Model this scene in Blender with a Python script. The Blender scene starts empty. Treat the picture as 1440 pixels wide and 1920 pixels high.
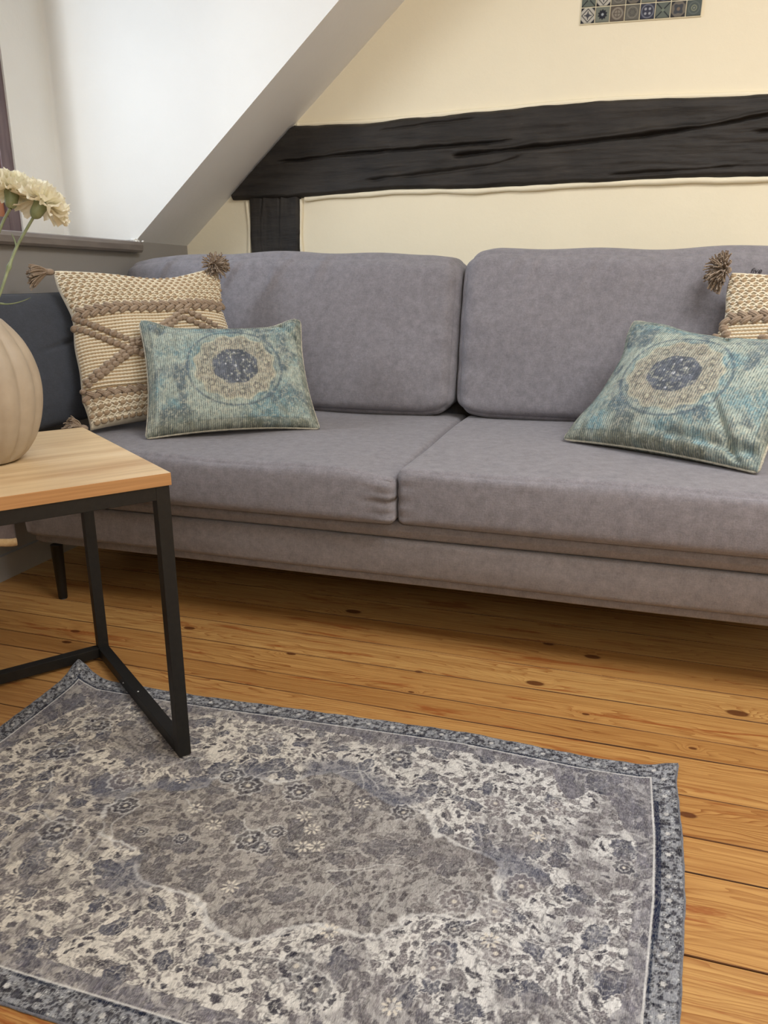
import bpy, bmesh, math, random
import numpy as np
from mathutils import Vector, Matrix

random.seed(7)
RNG = np.random.default_rng(7)
SC = bpy.context.scene
COL = SC.collection

# ------------------------------------------------------------------ camera
cam_d = bpy.data.cameras.new('camera')
cam = bpy.data.objects.new('camera', cam_d)
COL.objects.link(cam)
cam.location = (0.0, 0.0, 0.8)
cam.rotation_euler = (math.radians(90 - 16.6), 0, math.radians(17.4))
cam_d.sensor_fit = 'VERTICAL'
cam_d.sensor_height = 36.0
cam_d.lens = 36.0 * 1440.0 / 1920.0
cam_d.clip_start = 0.02
SC.camera = cam

# ------------------------------------------------------------------ world, lights, exposure
SC.view_settings.view_transform = 'Standard'
SC.view_settings.look = 'None'
SC.view_settings.gamma = 1.0
SC.view_settings.use_curve_mapping = False
SC.view_settings.exposure = 0.30

world = bpy.data.worlds.new('sky')
SC.world = world
world.use_nodes = True
wn = world.node_tree
wn.nodes['Background'].inputs['Color'].default_value = (0.62, 0.78, 1.0, 1)
wn.nodes['Background'].inputs['Strength'].default_value = 1.6


def area(name, loc, rot, sx, sy, power, color):
    d = bpy.data.lights.new(name, 'AREA')
    d.shape = 'RECTANGLE'
    d.size, d.size_y = sx, sy
    d.energy = power
    d.color = color
    o = bpy.data.objects.new(name, d)
    o.location = loc
    o.rotation_euler = rot
    COL.objects.link(o)
    return o


R = math.radians
# daylight through the dormer window on the left (light faces +X)
area('dormer_daylight', (-2.55, 1.35, 1.50), (0, R(-90), R(12)), 1.2, 1.5, 9, (0.76, 0.88, 1.0))
area('dormer_side_daylight', (-2.22, 0.90, 1.55), (0, R(-90), R(76)), 1.2, 0.34, 14, (0.92, 0.96, 1.0))
# added overhead fill, shining through an invented roof window (light faces down)
area('overhead_fill', (0.95, 0.78, 2.47), (0, 0, 0), 1.3, 1.1, 56, (1.0, 0.98, 0.945))
# added fill through an invented high window behind the camera (light faces +Y)
area('rear_fill', (0.9, -1.68, 1.85), (R(90), 0, 0), 1.5, 0.7, 17, (1.0, 0.96, 0.90))


# ------------------------------------------------------------------ helpers
def srgb(r, g, b):
    def f(c):
        c = c / 255.0
        return c / 12.92 if c <= 0.04045 else ((c + 0.055) / 1.055) ** 2.4
    return (f(r), f(g), f(b), 1.0)


class NT:
    """tiny node-tree builder"""
    def __init__(self, name, rough=0.6, color=None, metallic=0.0, spec=None):
        self.m = bpy.data.materials.new(name)
        self.m.use_nodes = True
        self.t = self.m.node_tree
        self.b = self.t.nodes['Principled BSDF']
        self.b.inputs['Roughness'].default_value = rough
        self.b.inputs['Metallic'].default_value = metallic
        if spec is not None:
            self.b.inputs['Specular IOR Level'].default_value = spec
        if color is not None:
            self.b.inputs['Base Color'].default_value = color

    def n(self, typ, **kw):
        nd = self.t.nodes.new(typ)
        for k, v in kw.items():
            if k.startswith('_'):
                nd.inputs[int(k[1:])].default_value = v
            elif k in nd.inputs.keys() if hasattr(nd.inputs, 'keys') else False:
                nd.inputs[k].default_value = v
            else:
                setattr(nd, k, v)
        return nd

    def l(self, a, b):
        self.t.links.new(a, b)

    def coord(self, kind='Object', scale=(1, 1, 1), loc=(0, 0, 0), rot=(0, 0, 0)):
        tc = self.t.nodes.new('ShaderNodeTexCoord')
        mp = self.t.nodes.new('ShaderNodeMapping')
        mp.inputs['Scale'].default_value = scale
        mp.inputs['Location'].default_value = loc
        mp.inputs['Rotation'].default_value = rot
        self.l(tc.outputs[kind], mp.inputs[0])
        return mp.outputs[0]

    def noise(self, vec, scale=5, detail=3, rough=0.5, dist=0.0):
        nd = self.t.nodes.new('ShaderNodeTexNoise')
        nd.inputs['Scale'].default_value = scale
        nd.inputs['Detail'].default_value = detail
        nd.inputs['Roughness'].default_value = rough
        nd.inputs['Distortion'].default_value = dist
        self.l(vec, nd.inputs['Vector'])
        return nd.outputs['Fac']

    def ramp(self, fac, stops):
        nd = self.t.nodes.new('ShaderNodeValToRGB')
        el = nd.color_ramp.elements
        while len(el) < len(stops):
            el.new(0.5)
        for e, (p, c) in zip(el, stops):
            e.position = p
            e.color = c
        self.l(fac, nd.inputs[0])
        return nd.outputs[0]

    def mix(self, fac, a, b, mode='MIX'):
        nd = self.t.nodes.new('ShaderNodeMix')
        nd.data_type = 'RGBA'
        nd.blend_type = mode
        for val, idx in ((fac, 0), (a, 6), (b, 7)):
            if hasattr(val, 'is_linked') or isinstance(val, bpy.types.NodeSocket):
                self.l(val, nd.inputs[idx])
            else:
                nd.inputs[idx].default_value = val
        return nd.outputs[2]

    def math(self, op, a, b=None, c=None):
        nd = self.t.nodes.new('ShaderNodeMath')
        nd.operation = op
        for i, v in enumerate((a, b, c)):
            if v is None:
                continue
            if isinstance(v, bpy.types.NodeSocket):
                self.l(v, nd.inputs[i])
            else:
                nd.inputs[i].default_value = v
        return nd.outputs[0]

    def bump(self, h, strength=0.3, dist=0.002, prev=None):
        nd = self.t.nodes.new('ShaderNodeBump')
        nd.inputs['Strength'].default_value = strength
        nd.inputs['Distance'].default_value = dist
        self.l(h, nd.inputs['Height'])
        if prev is not None:
            self.l(prev, nd.inputs['Normal'])
        self.l(nd.outputs[0], self.b.inputs['Normal'])
        return nd.outputs[0]

    def base(self, s):
        self.l(s, self.b.inputs['Base Color'])


def g(v):
    return (v, v, v, 1)


# ------------------------------------------------------------------ materials
def mat_plaster(name, col, amt=0.35):
    k = NT(name, 0.85, spec=0.2)
    v = k.coord('Object')
    n1 = k.noise(v, 3.5, 4, 0.6)
    c = k.mix(n1, tuple(x * 0.95 for x in col[:3]) + (1,), tuple(min(1, x * 1.04) for x in col[:3]) + (1,))
    k.base(c)
    h = k.math('ADD', k.math('MULTIPLY', k.noise(v, 14, 5, 0.6), 0.8), k.math('MULTIPLY', k.noise(v, 160, 2, 0.5), 0.08))
    k.bump(h, amt, 0.006)
    return k.m


def mat_fabric(name, dark, light, wscale=900, rough=0.95, mottled=0.5):
    k = NT(name, rough, spec=0.15)
    v = k.coord('Object')
    big = k.noise(v, 48, 5, 0.7)
    fine = k.noise(k.coord('Object', (1, 1, 1)), wscale * 0.4, 3, 0.65)
    streak = k.math('ADD', k.math('MULTIPLY', k.noise(k.coord('Object', (60, 60, 520)), 1.0, 2, 0.6), .5), k.math('MULTIPLY', k.noise(k.coord('Object', (420, 420, 70)), 1.0, 2, 0.6), .5))
    f = k.math('ADD', k.math('MULTIPLY', big, mottled), k.math('ADD', k.math('MULTIPLY', fine, 0.35), k.math('MULTIPLY', streak, 0.35)))
    c = k.ramp(f, [(0.35, dark), (0.85, light)])
    k.base(c)
    k.b.inputs['Sheen Weight'].default_value = 0.15
    k.b.inputs['Sheen Roughness'].default_value = 0.6
    k.bump(k.math('ADD', fine, streak), 0.3, 0.0012)
    return k.m


M = {}
M['wall'] = mat_plaster('cream_plaster', srgb(242, 232, 206))
M['cheek'] = mat_plaster('white_plaster', srgb(240, 239, 234), 0.25)
M['soffit'] = mat_plaster('grey_plaster', srgb(236, 236, 238), 0.25)
M['knee'] = mat_plaster('knee_wall_plaster', srgb(150, 146, 142), 0.25)
M['sofa'] = mat_fabric('grey_linen', srgb(98, 95, 100), srgb(150, 146, 151))
M['sofa_base'] = mat_fabric('grey_linen_base', srgb(96, 90, 90), srgb(144, 136, 134))
M['navy'] = mat_fabric('navy_cotton', srgb(52, 56, 64), srgb(80, 84, 94), mottled=0.3)


def mat_floor():
    k = NT('pine_boards', 0.38, spec=0.45)
    tc = k.t.nodes.new('ShaderNodeTexCoord')
    sep = k.t.nodes.new('ShaderNodeSeparateXYZ')
    k.l(tc.outputs['Object'], sep.inputs[0])
    oi = k.t.nodes.new('ShaderNodeObjectInfo')
    rnd = oi.outputs['Random']
    X, Y = sep.outputs[0], sep.outputs[1]
    # knots: (x, y, radius)
    knots = [(-0.612, 1.692, .020), (-0.668, 1.432, .011), (-0.128, 1.462, .018), (0.261, 1.462, .020), (-0.372, 1.437, .009),
             (-0.02, 1.62, .017), (-0.12, 1.655, .012), (-0.958, 1.482, .014), (-1.21, 1.385, .012), (-1.19, 1.33, .012),
             (-0.365, 1.35, .006), (-0.02, 1.37, .007), (0.15, 1.115, .013), (0.17, 1.31, .007)]
    tot = None
    ring = None
    for kx, ky, kr in knots:
        dx = k.math('MULTIPLY', k.math('SUBTRACT', X, kx), 0.75 / kr)
        dy = k.math('MULTIPLY', k.math('SUBTRACT', Y, ky), 1.45 / kr)
        d2 = k.math('ADD', k.math('MULTIPLY', dx, dx), k.math('MULTIPLY', dy, dy))
        e = k.math('POWER', 2.718, k.math('MULTIPLY', d2, -1.6))
        # wide halo bends the grain around the knot
        h = k.math('DIVIDE', 1.0, k.math('ADD', 1.0, k.math('MULTIPLY', d2, 0.35)))
        tot = e if tot is None else k.math('MAXIMUM', tot, e)
        ring = h if ring is None else k.math('MAXIMUM', ring, h)
    cmb = k.t.nodes.new('ShaderNodeCombineXYZ')
    k.l(k.math('MULTIPLY', X, 1.0), cmb.inputs[0])
    k.l(k.math('MULTIPLY', Y, 9.0), cmb.inputs[1])
    k.l(k.math('MULTIPLY', rnd, 37.0), cmb.inputs[2])
    v = cmb.outputs[0]
    warp = k.noise(v, 1.3, 3, 0.55)
    phase = k.math('ADD', k.math('ADD', k.math('MULTIPLY', Y, 120.0), k.math('MULTIPLY', warp, 20.0)), k.math('MULTIPLY', ring, 5.0))
    phase = k.math('ADD', phase, k.math('MULTIPLY', rnd, 20))
    saw = k.math('FRACT', phase)
    line = k.math('POWER', saw, 3.5)
    streak = k.t.nodes.new('ShaderNodeCombineXYZ')
    k.l(k.math('MULTIPLY', X, 3.0), streak.inputs[0])
    k.l(k.math('MULTIPLY', Y, 160.0), streak.inputs[1])
    k.l(rnd, streak.inputs[2])
    st = k.noise(streak.outputs[0], 1.0, 4, 0.65)
    broad = k.noise(v, 2.4, 2, 0.5)
    plank = k.ramp(rnd, [(0.0, srgb(174, 128, 72)), (0.5, srgb(188, 143, 84)), (1.0, srgb(198, 158, 98))])
    dark = k.ramp(rnd, [(0.0, srgb(126, 76, 34)), (1.0, srgb(150, 98, 50))])
    amt = k.math('MULTIPLY', line, k.math('MULTIPLY_ADD', broad, 2.4, -0.45))
    amt = k.math('MAXIMUM', k.math('MINIMUM', amt, 0.9), 0.0)
    c = k.mix(amt, plank, dark)
    c = k.mix(k.ramp(st, [(0.40, g(0)), (0.72, g(0.7))]), c, srgb(140, 88, 40))
    # resin streaks
    rs = k.ramp(k.noise(v, 3.1, 5, 0.7, 0.6), [(0.57, g(0)), (0.64, g(0.75))])
    c = k.mix(rs, c, srgb(138, 72, 30))
    c = k.mix(k.ramp(tot, [(0.25, g(0)), (0.5, g(0.9))]), c, srgb(84, 42, 18))
    k.base(c)
    k.l(k.math('MULTIPLY_ADD', st, 0.2, 0.30), k.b.inputs['Roughness'])
    k.bump(k.math('ADD', st, k.math('MULTIPLY', line, -0.6)), 0.25, 0.0012)
    return k.m


M['floor'] = mat_floor()
k = NT('board_edge_dirt', 0.8)
kv = k.noise(k.coord('Object', (3, 60, 60)), 3, 4)
k.base(k.ramp(kv, [(0.3, srgb(58, 32, 14)), (0.7, srgb(112, 70, 34))]))
M['seam'] = k.m


def mat_timber():
    k = NT('black_stained_timber', 0.62, spec=0.35)
    v = k.coord('Object', (2.5, 20, 20))
    n1 = k.noise(v, 2.2, 5, 0.65)
    n2 = k.noise(k.coord('Object'), 6, 4, 0.6)
    c = k.ramp(k.math('ADD', k.math('MULTIPLY', n1, .5), k.math('MULTIPLY', n2, .5)), [(0.35, srgb(28, 26, 25)), (0.72, srgb(60, 55, 50))])
    sc = k.ramp(k.noise(k.coord('Object', (4, 50, 50), (3, 1, 2)), 2.0, 5, 0.7), [(0.68, g(0)), (0.75, g(0.5))])
    c = k.mix(sc, c, srgb(96, 88, 78))
    k.base(c)
    k.bump(n1, 0.6, 0.006)
    return k.m


M['timber'] = mat_timber()


def mat_oak():
    k = NT('light_oak_laminate', 0.34, spec=0.5)
    v = k.coord('Object', (1.6, 22, 22))     # grain runs along local X
    n1 = k.noise(v, 1.6, 5, 0.6, 0.4)
    n2 = k.noise(k.coord('Object', (2.0, 5, 5)), 2.0, 3, 0.5)
    c = k.ramp(n1, [(0.3, srgb(194, 162, 120)), (0.55, srgb(220, 192, 150)), (0.8, srgb(232, 208, 170))])
    c = k.mix(k.ramp(n2, [(0.55, g(0)), (0.75, g(0.45))]), c, srgb(176, 128, 80))
    k.base(c)
    k.bump(n1, 0.1, 0.001)
    return k.m


M['oak'] = mat_oak()
k = NT('oak_edge_shaded', 0.45)  # oak edge faces, shade put into the colour to darken them
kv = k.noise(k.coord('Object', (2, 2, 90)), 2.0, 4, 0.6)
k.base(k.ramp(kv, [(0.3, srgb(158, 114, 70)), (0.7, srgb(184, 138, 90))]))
M['oak_edge_shade'] = k.m
k = NT('black_powder_coat', 0.5, spec=0.4)
kv = k.noise(k.coord('Object'), 120, 2)
k.base(k.ramp(kv, [(0.3, srgb(15, 14, 13)), (0.7, srgb(23, 22, 20))]))
k.bump(kv, 0.08, 0.0006)
M['black'] = k.m
k = NT('sill_paint', 0.42, spec=0.4)
kv = k.noise(k.coord('Object', (8, 2, 8)), 5, 4)
k.base(k.ramp(kv, [(0.3, srgb(116, 108, 104)), (0.7, srgb(134, 126, 120))]))
M['sill'] = k.m
k = NT('window_frame_paint', 0.4, spec=0.4)
kv = k.noise(k.coord('Object', (6, 6, 1)), 9, 4)
k.base(k.ramp(kv, [(0.3, srgb(96, 80, 84)), (0.7, srgb(120, 102, 104))]))
M['frame'] = k.m
k = NT('sash_edge_wood', 0.4)
kv = k.noise(k.coord('Object', (6, 6, 1)), 9, 4)
k.base(k.ramp(kv, [(0.3, srgb(168, 104, 76)), (0.7, srgb(196, 140, 106))]))
M['sash'] = k.m

# window glass: real reflection plus straight transmission
k = NT('window_glass')
t = k.t
lw = t.nodes.new('ShaderNodeLayerWeight'); lw.inputs['Blend'].default_value = 0.5
fac_ = k.math('MULTIPLY_ADD', k.math('POWER', lw.outputs['Facing'], 5.0), 0.9, 0.04)
tr = t.nodes.new('ShaderNodeBsdfTransparent'); gl = t.nodes.new('ShaderNodeBsdfGlossy')
gl.inputs['Roughness'].default_value = 0.02
mx = t.nodes.new('ShaderNodeMixShader')
t.links.new(fac_, mx.inputs[0]); t.links.new(tr.outputs[0], mx.inputs[1]); t.links.new(gl.outputs[0], mx.inputs[2])
t.links.new(mx.outputs[0], t.nodes['Material Output'].inputs[0])
M['glass'] = k.m

k = NT('cream_ceramic', 0.55, spec=0.4)
kv = k.noise(k.coord('Object'), 30, 4)
k.base(k.ramp(kv, [(0.3, srgb(160, 146, 127)), (0.7, srgb(172, 158, 139))]))
k.bump(k.noise(k.coord('Object'), 220, 2), 0.08, 0.001)
M['vase'] = k.m

k = NT('carnation_petal', 0.6, spec=0.2)
kv = k.noise(k.coord('Object', (1, 1, 1)), 60, 3)
k.base(k.ramp(kv, [(0.3, srgb(248, 245, 226)), (0.7, srgb(254, 252, 242))]))
pt = k.t
tl0 = pt.nodes.new('ShaderNodeBsdfTranslucent'); tl0.inputs['Color'].default_value = srgb(250, 244, 220)
mx0 = pt.nodes.new('ShaderNodeMixShader'); mx0.inputs[0].default_value = 0.42
pt.links.new(k.b.outputs[0], mx0.inputs[1]); pt.links.new(tl0.outputs[0], mx0.inputs[2])
pt.links.new(mx0.outputs[0], pt.nodes['Material Output'].inputs[0])
M['petal'] = k.m
k = NT('stem_green', 0.5)
kv = k.noise(k.coord('Object'), 50, 3)
k.base(k.ramp(kv, [(0.3, srgb(112, 126, 92)), (0.7, srgb(146, 156, 120))]))
M['stem'] = k.m


def yarn(name, c1, c2, sc=500):
    k = NT(name, 0.95, spec=0.1)
    v = k.coord('Object')
    n = k.noise(v, sc, 3, 0.6)
    n2 = k.noise(v, 14, 3, 0.6)
    k.base(k.ramp(k.math('ADD', k.math('MULTIPLY', n, .6), k.math('MULTIPLY', n2, .4)), [(0.3, c1), (0.7, c2)]))
    k.bump(n, 0.6, 0.002)
    k.b.inputs['Sheen Weight'].default_value = 0.2
    return k.m


M['yarn_tan'] = yarn('tan_yarn', srgb(134, 114, 96), srgb(184, 164, 142))
M['yarn_tan2'] = yarn('tan_yarn_bobble', srgb(150, 128, 100), srgb(186, 162, 132))
M['yarn_cream'] = yarn('cream_yarn', srgb(222, 208, 180), srgb(245, 235, 212))
M['yarn_gold'] = yarn('straw_yarn', srgb(176, 148, 112), srgb(200, 174, 136))


def mat_attr(name, rib=None, thread=(900, 120), amt=0.35, bumps=0.5):
    """cloth printed with the motif stored in the mesh, woven relief from nodes"""
    k = NT(name, 0.95, spec=0.1)
    at = k.t.nodes.new('ShaderNodeAttribute')
    at.attribute_name = 'print'
    c = at.outputs['Color']
    uv = k.coord('UV', (thread[0], thread[1], 1))
    th = k.noise(uv, 1.0, 2, 0.6)
    c = k.mix(k.ramp(th, [(0.3, g(amt)), (0.6, g(0))]), c, srgb(60, 60, 66), 'MULTIPLY')
    c = k.mix(k.ramp(th, [(0.5, g(0)), (0.8, g(amt * 0.8))]), c, srgb(205, 200, 190))
    h = th
    if rib:
        tc = k.t.nodes.new('ShaderNodeTexCoord'); sp = k.t.nodes.new('ShaderNodeSeparateXYZ')
        k.l(tc.outputs['UV'], sp.inputs[0])
        w = k.math('MULTIPLY_ADD', k.math('SINE', k.math('MULTIPLY', sp.outputs[0], 6.2832 * rib)), 0.5, 0.5)
        brk = k.noise(k.coord('UV', (rib * 1.0, 30, 1)), 1.0, 3, 0.6)
        wf = k.math('MULTIPLY', k.math('POWER', w, 2.0), k.ramp(brk, [(0.32, g(0)), (0.6, g(0.85))]))
        c = k.mix(wf, c, srgb(70, 82, 90))
        h = k.math('SUBTRACT', th, k.math('MULTIPLY', w, 0.9))
    k.base(c)
    k.bump(h, bumps, 0.0016)
    return k.m


M['rug'] = mat_attr('printed_rug', None, (1500, 110), 0.42, 0.35)
M['teal'] = mat_attr('printed_teal_cloth', 84, (420, 120), 0.28, 0.5)
M['tile'] = mat_attr('printed_tile', None, (20, 20), 0.0, 0.0)
M['tile'].node_tree.nodes['Principled BSDF'].inputs['Roughness'].default_value = 0.35
M['piping'] = yarn('grey_cream_piping', srgb(130, 128, 116), srgb(206, 198, 178), 260)
k = NT('black_ink', 0.7, color=srgb(26, 18, 24)); M['ink'] = k.m
k = NT('bright_steel', 0.3, color=g(0.75), metallic=1.0); M['steel'] = k.m
M['drape'] = mat_fabric('grey_drape', srgb(96, 86, 84), srgb(128, 116, 112))
M['hem'] = yarn('cream_hem', srgb(196, 160, 112), srgb(226, 196, 150), 90)
M['tileback'] = NT('tile_backing', 0.6, color=srgb(226, 216, 186)).m


# ------------------------------------------------------------------ geometry helpers
class Geo:
    def __init__(self):
        self.v = []; self.f = []; self.nv = 0
        self.mi = []

    def add(self, v, f, mi=0):
        v = np.asarray(v, float).reshape(-1, 3)
        self.v.append(v)
        self.f.extend([tuple(int(i) + self.nv for i in q) for q in f])
        self.mi.extend([mi] * len(f))
        self.nv += len(v)

    def grid(self, P, closed_u=False, closed_v=False, mi=0):
        """P: (nu, nv, 3)"""
        nu, nv = P.shape[:2]
        f = []
        for i in range(nu - (0 if closed_u else 1)):
            for j in range(nv - (0 if closed_v else 1)):
                a = i * nv + j; b = ((i + 1) % nu) * nv + j
                c = ((i + 1) % nu) * nv + (j + 1) % nv; d = i * nv + (j + 1) % nv
                f.append((a, b, c, d))
        self.add(P.reshape(-1, 3), f, mi)

    def box(self, lo, hi, mi=0):
        x0, y0, z0 = lo; x1, y1, z1 = hi
        v = [(x0, y0, z0), (x1, y0, z0), (x1, y1, z0), (x0, y1, z0), (x0, y0, z1), (x1, y0, z1), (x1, y1, z1), (x0, y1, z1)]
        f = [(0, 3, 2, 1), (4, 5, 6, 7), (0, 1, 5, 4), (1, 2, 6, 5), (2, 3, 7, 6), (3, 0, 4, 7)]
        self.add(v, f, mi)

    def prism_y(self, poly, y0, y1):
        """poly: list of (x, z), extruded along Y"""
        n = len(poly)
        v = [(x, y0, z) for x, z in poly] + [(x, y1, z) for x, z in poly]
        f = [tuple(range(n)), tuple(range(2 * n - 1, n - 1, -1))]
        for i in range(n):
            j = (i + 1) % n
            f.append((i, i + n, j + n, j))
        self.add(v, f)

    def bar(self, a, b, sx, sy, up=(0, 0, 1)):
        a = np.array(a, float); b = np.array(b, float)
        d = (b - a) / np.linalg.norm(b - a)
        up = np.array(up, float)
        s = np.cross(d, up)
        if np.linalg.norm(s) < 1e-4:
            s = np.cross(d, (1, 0, 0))
        s /= np.linalg.norm(s); u = np.cross(s, d)
        v = []
        for p in (a, b):
            for q, w in ((-1, -1), (1, -1), (1, 1), (-1, 1)):
                v.append(p + s * q * sx / 2 + u * w * sy / 2)
        self.add(v, [(0, 1, 2, 3), (7, 6, 5, 4), (0, 4, 5, 1), (1, 5, 6, 2), (2, 6, 7, 3), (3, 7, 4, 0)])

    def tube(self, pts, r, n=8, cap=True):
        pts = np.asarray(pts, float)
        m = len(pts)
        r = np.full(m, r) if np.isscalar(r) else np.asarray(r)
        T = np.gradient(pts, axis=0)
        T /= np.linalg.norm(T, axis=1)[:, None] + 1e-12
        ref = np.array([0, 0, 1.0]) if abs(T[0][2]) < 0.9 else np.array([1.0, 0, 0])
        P = np.zeros((m, n, 3))
        s = np.cross(T[0], ref); s /= np.linalg.norm(s)
        for i in range(m):
            s = s - T[i] * (s @ T[i]); s /= np.linalg.norm(s) + 1e-12
            u = np.cross(T[i], s)
            for j in range(n):
                a = 2 * math.pi * j / n
                P[i, j] = pts[i] + r[i] * (math.cos(a) * s + math.sin(a) * u)
        base = self.nv
        self.grid(P, closed_v=True)
        if cap:
            self.f.append(tuple(base + j for j in range(n))[::-1]); self.mi.append(0)
            self.f.append(tuple(base + (m - 1) * n + j for j in range(n))); self.mi.append(0)

    def ell(self, c, ax, ay, az, nu=8, nv=5):
        """ellipsoid with axis vectors"""
        c = np.asarray(c, float)
        th = np.linspace(0, 2 * math.pi, nu, endpoint=False)
        ph = np.linspace(-math.pi / 2, math.pi / 2, nv + 2)[1:-1]
        P = []
        for p in ph:
            for t_ in th:
                P.append(c + math.cos(p) * (math.cos(t_) * ax + math.sin(t_) * ay) + math.sin(p) * az)
        P.append(c - az); P.append(c + az)
        f = []
        for i in range(nv - 1):
            for j in range(nu):
                f.append((i * nu + j, i * nu + (j + 1) % nu, (i + 1) * nu + (j + 1) % nu, (i + 1) * nu + j))
        s, n_ = nu * nv, nu * nv + 1
        for j in range(nu):
            f.append((s, (j + 1) % nu, j)); f.append((n_, (nv - 1) * nu + j, (nv - 1) * nu + (j + 1) % nu))
        self.add(P, f)

    def build(self, name, mats, parent=None, smooth=True, origin=None, bevel=0):
        me = bpy.data.meshes.new(name)
        V = np.concatenate(self.v)
        if origin is not None:
            V = V - np.array(origin)
        me.from_pydata(V.tolist(), [], self.f)
        if not isinstance(mats, (list, tuple)):
            mats = [mats]
        for m_ in mats:
            me.materials.append(m_)
        if len(mats) > 1:
            me.polygons.foreach_set('material_index', self.mi)
        if smooth:
            me.polygons.foreach_set('use_smooth', [True] * len(me.polygons))
        me.update()
        if bevel:
            bm = bmesh.new(); bm.from_mesh(me)
            bmesh.ops.bevel(bm, geom=[e for e in bm.edges], offset=bevel, segments=2, profile=0.7, affect='EDGES', clamp_overlap=True)
            bm.to_mesh(me); bm.free()
        o = bpy.data.objects.new(name, me)
        if origin is not None:
            o.location = origin
        if parent is not None:
            o.parent = parent
            if origin is None:
                pass
        COL.objects.link(o)
        return o


def fast_grid_mesh(name, P, color=None, mats=None, parent=None, closed_pair=None):
    """P (nu,nv,3) -> quad grid object, uv 0..1, optional colour per vertex"""
    nu, nv = P.shape[:2]
    me = bpy.data.meshes.new(name)
    i, j = np.meshgrid(np.arange(nu - 1), np.arange(nv - 1), indexing='ij')
    a = (i * nv + j).ravel(); b = ((i + 1) * nv + j).ravel(); c = ((i + 1) * nv + j + 1).ravel(); d = (i * nv + j + 1).ravel()
    F = np.stack([a, b, c, d], 1).astype(np.int32)
    me.vertices.add(nu * nv)
    me.vertices.foreach_set('co', P.reshape(-1).astype(np.float32))
    nf = len(F)
    me.loops.add(nf * 4); me.polygons.add(nf)
    me.loops.foreach_set('vertex_index', F.ravel())
    me.polygons.foreach_set('loop_start', np.arange(0, nf * 4, 4, dtype=np.int32))
    me.polygons.foreach_set('loop_total', np.full(nf, 4, dtype=np.int32))
    me.polygons.foreach_set('use_smooth', np.ones(nf, dtype=bool))
    me.update(calc_edges=True)
    uu, vv = np.meshgrid(np.linspace(0, 1, nu), np.linspace(0, 1, nv), indexing='ij')
    UV = np.stack([uu.ravel(), vv.ravel()], 1)
    uvl = me.uv_layers.new(name='UVMap')
    uvl.data.foreach_set('uv', UV[F.ravel()].ravel().astype(np.float32))
    if color is not None:
        at = me.color_attributes.new(name='print', type='FLOAT_COLOR', domain='POINT')
        cc = np.concatenate([color.reshape(-1, 3), np.ones((nu * nv, 1))], 1)
        at.data.foreach_set('color', cc.ravel().astype(np.float32))
    if mats is not None:
        me.materials.append(mats)
    me.validate()
    o = bpy.data.objects.new(name, me)
    if parent is not None:
        o.parent = parent
    COL.objects.link(o)
    return o


def tag(o, label=None, cat=None, group=None, kind=None):
    if label: o['label'] = label
    if cat: o['category'] = cat
    if group: o['group'] = group
    if kind: o['kind'] = kind
    return o


def thing(name, label, cat, loc=(0, 0, 0), group=None):
    o = bpy.data.objects.new(name, None)
    o.empty_display_size = 0.05
    COL.objects.link(o)
    o.location = loc
    return tag(o, label, cat, group)


def rel(o, root):
    """child built in world coordinates -> keep it in place under root"""
    o.parent = root
    o.matrix_parent_inverse = Matrix.Translation(-Vector(root.location))
    return o


def struct(name, geo, m, smooth=False, parent=None):
    o = geo.build(name, m, smooth=smooth)
    if parent is None:
        o['kind'] = 'structure'
    else:
        rel(o, parent)
    return o


def vnoise(shape, cells, seed=0, octaves=3, rough=0.5):
    """value noise array"""
    r = np.random.default_rng(seed)
    out = np.zeros(shape); amp = 1.0; tot = 0
    for o_ in range(octaves):
        cx, cy = int(cells[0] * 2 ** o_) + 2, int(cells[1] * 2 ** o_) + 2
        gr = r.random((cx + 1, cy + 1))
        x = np.linspace(0, cx - 1.001, shape[0]); y = np.linspace(0, cy - 1.001, shape[1])
        xi = x.astype(int); yi = y.astype(int)
        fx = (x - xi)[:, None]; fy = (y - yi)[None, :]
        fx = fx * fx * (3 - 2 * fx); fy = fy * fy * (3 - 2 * fy)
        A = gr[xi][:, yi]; B = gr[xi + 1][:, yi]; C_ = gr[xi][:, yi + 1]; D = gr[xi + 1][:, yi + 1]
        out += amp * ((A * (1 - fx) + B * fx) * (1 - fy) + (C_ * (1 - fx) + D * fx) * fy)
        tot += amp; amp *= rough
    return out / tot


def sstep(a, b, x):
    t_ = np.clip((x - a) / (b - a), 0, 1)
    return t_ * t_ * (3 - 2 * t_)


def C3(r, g_, b):
    return np.array(srgb(r, g_, b)[:3])


def worley(X, Y, cell, seed, jitter=0.9):
    """distance to nearest and 2nd nearest feature, plus id and offset"""
    r = np.random.default_rng(seed)
    gx = np.floor(X / cell).astype(int); gy = np.floor(Y / cell).astype(int)
    ox, oy = gx.min() - 2, gy.min() - 2
    nx, ny = gx.max() - ox + 4, gy.max() - oy + 4
    jx = 0.5 + (r.random((nx, ny)) - .5) * jitter; jy = 0.5 + (r.random((nx, ny)) - .5) * jitter
    idv = r.random((nx, ny))
    F1 = np.full(X.shape, 9.); F2 = np.full(X.shape, 9.); ID = np.zeros(X.shape); DX = np.zeros(X.shape); DY = np.zeros(X.shape)
    for a in (-1, 0, 1):
        for b in (-1, 0, 1):
            ix, iy = gx - ox + a, gy - oy + b
            px = (gx + a + jx[ix, iy]) * cell; py = (gy + b + jy[ix, iy]) * cell
            dx, dy = (X - px) / cell, (Y - py) / cell
            d = np.hypot(dx, dy)
            m_ = d < F1
            F2 = np.where(m_, F1, np.minimum(F2, d))
            ID = np.where(m_, idv[ix, iy], ID); DX = np.where(m_, dx, DX); DY = np.where(m_, dy, DY)
            F1 = np.where(m_, d, F1)
    return F1, F2, ID, DX, DY


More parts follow.
